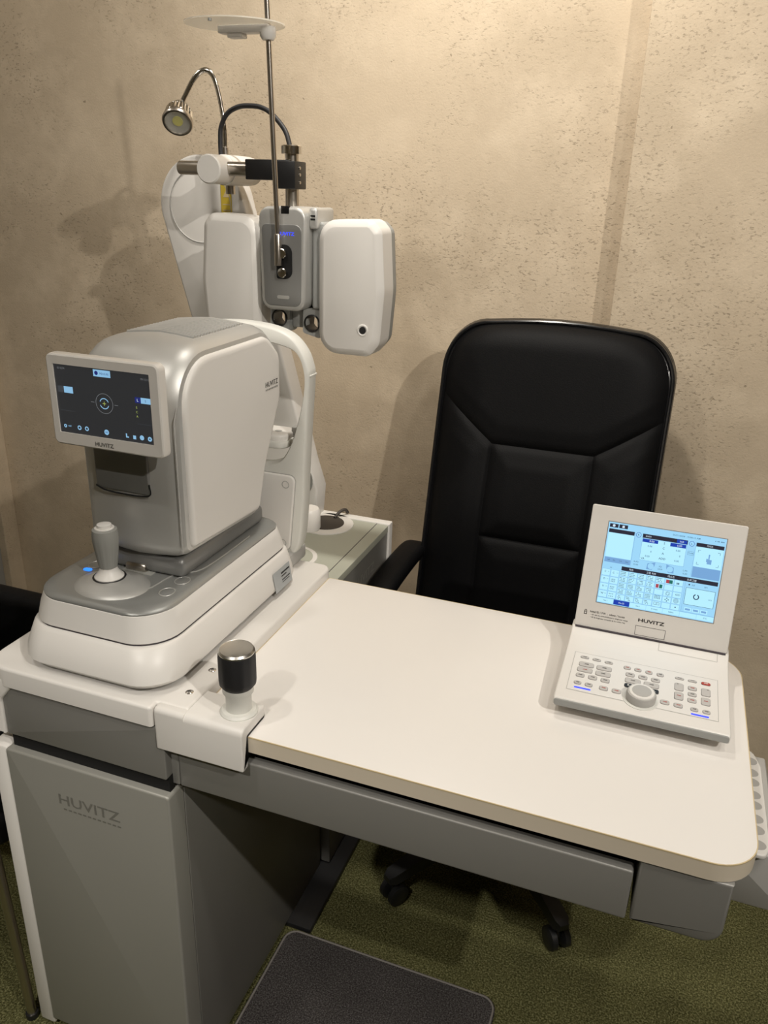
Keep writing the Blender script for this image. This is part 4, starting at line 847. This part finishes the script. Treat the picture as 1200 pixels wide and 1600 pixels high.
b = new(); slab(b, fillet([(XC2-0.255, 1.33), (XC2+0.255, 1.33), (XC2+0.245, 1.80), (XC2-0.245, 1.80)], [0.10, 0.10, 0.04, 0.04]), 'z', 0.44, 0.545, 0.02, 0.04, 5); obj('seat', b, 'leather', ch, 60)
b = new(); slab(b, fillet([(XC2-0.16, 1.45), (XC2+0.16, 1.45), (XC2+0.16, 1.72), (XC2-0.16, 1.72)], 0.03), 'z', 0.40, 0.445); obj('seat_plate', b, 'black', ch)
b = new(); tube(b, spline([(XC2, 1.70, 0.415), (XC2, 1.80, 0.42), (XC2, 1.82, 0.50), (XC2, 1.815, 0.62)], 6), 0.022, 10); obj('back_bar', b, 'black', ch)
for s in (-1, 1):
    axx = XC2+s*0.292
    b = new(); R = []
    path = spline([(axx, 1.50, 0.655), (axx, 1.53, 0.672), (axx, 1.62, 0.680), (axx, 1.74, 0.680), (axx, 1.80, 0.672), (axx, 1.838, 0.650)], 6)
    for k, p in enumerate(path):
        f = min(1.0, 0.45+k/4, 0.55+(len(path)-1-k)/4)
        R.append([p + Vector((0.033*f*math.copysign(abs(math.cos(a))**0.7, math.cos(a)), 0, 0.020*f*math.copysign(abs(math.sin(a))**0.7, math.sin(a)))) for a in [2*PI*q/16 for q in range(16)]])
    bridge(b, R); am = obj('armrest', b, 'leather', ch, 60)
    b = new(); tube(b, spline([(axx, 1.56, 0.662), (axx+0.004*s, 1.57, 0.56), (axx-0.01*s, 1.60, 0.46), (axx-0.09*s, 1.62, 0.425)], 6), 0.017, 10); obj('arm_post', b, 'gloss', am)
bc = Vector((-0.235, 1.585, 0))
b = new(); lathe(b, [(0.040, 0.085), (0.040, 0.125), (0.028, 0.13), (0.028, 0.40)], bc, n=24); obj('gas_column', b, 'black', ch)
for k in range(5):
    a = math.radians(-51.5 + 72*k); dr_ = Vector((math.cos(a), math.sin(a), 0)); sd = Vector((-dr_.y, dr_.x, 0))
    b = new(); R = []
    for t, wd_, z0, z1 in ((0.02, 0.030, 0.075, 0.125), (0.15, 0.026, 0.075, 0.112), (0.27, 0.022, 0.070, 0.096), (0.325, 0.020, 0.066, 0.088), (0.338, 0.012, 0.068, 0.082)):
        c = bc + dr_*t; R.append([c+sd*wd_+Vector((0, 0, z0)), c-sd*wd_+Vector((0, 0, z0)), c-sd*wd_*0.8+Vector((0, 0, z1)), c+sd*wd_*0.8+Vector((0, 0, z1))])
    bridge(b, R); lg = obj('base_leg', b, 'black', ch)
    c = bc + dr_*0.315; b = new()
    for s in (-1, 1): lathe(b, [(0.020, -0.009), (0.026, -0.006), (0.026, 0.006), (0.020, 0.009)], c+sd*(0.0155*s)+Vector((0, 0, 0.0265)), sd, 20)
    lathe(b, [(0.008, 0.03), (0.008, 0.07)], c, n=10); obj('caster', b, 'black', lg)

# ================================================================== second chair at the left edge
sc = thing('side_chair', (-1.27, 1.0, 0), 'black padded chair with thin chrome legs left of the grey cabinet', 'chair')
b = new(); slab(b, fillet([(-1.53, 0.79), (-0.985, 0.79), (-0.985, 1.24), (-1.53, 1.24)], [0.08, 0.06, 0.05, 0.05]), 'z', 0.40, 0.47, 0.02, 0.025, 4); obj('seat', b, 'leather', sc)
b = new(); slab(b, fillet([(-1.53, 0.46), (-0.99, 0.46), (-1.0, 0.68), (-1.53, 0.68)], [0.03, 0.03, 0.10, 0.10], 8), 'y', 1.17, 1.23, 0.02, 0.02, 4); obj('backrest', b, 'leather', sc)
for s, xx in ((-1, -1.515), (1, -1.002)):
    b = new(); slab(b, fillet([(0.82, 0.46), (1.20, 0.46), (1.20, 0.62), (0.84, 0.58)], 0.03), 'x', xx-0.014, xx+0.014, 0.008, 0.008); obj('side_wing', b, 'leather', sc)
for xx, yy, dx, dy in ((-1.00, 0.805, 0.024, -0.006), (-1.50, 0.81, -0.02, -0.02), (-1.03, 1.20, 0.02, 0.03), (-1.49, 1.20, -0.02, 0.03)):
    b = new(); tube(b, [(xx, yy, 0.405), (xx+dx, yy+dy, 0.006)], 0.009, 12); lg = obj('leg', b, 'steel', sc)
    b = new(); lathe(b, [(0.012, 0), (0.012, 0.012)], (xx+dx, yy+dy, 0.0005), n=14); obj('foot_cap', b, 'black', lg)

# ================================================================== floor mat
fm = thing('floor_mat', (-0.37, 0.95, 0), 'charcoal floor mat with pale stitched border under the table', 'mat')
mp_ = fillet([(-0.598, 0.45), (-0.128, 0.45), (-0.128, 1.160), (-0.598, 1.160)], 0.03)
b = new(); slab(b, mp_, 'z', 0.0005, 0.009, 0, 0.002); obj('mat_pad', b, 'mat', fm)
b = new(); ring(b, [(p[0], p[1], 0.0085) for p in inset(mp_, 0.004)], 0.0022, 6); obj('stitched_border', b, 'matedge', fm)
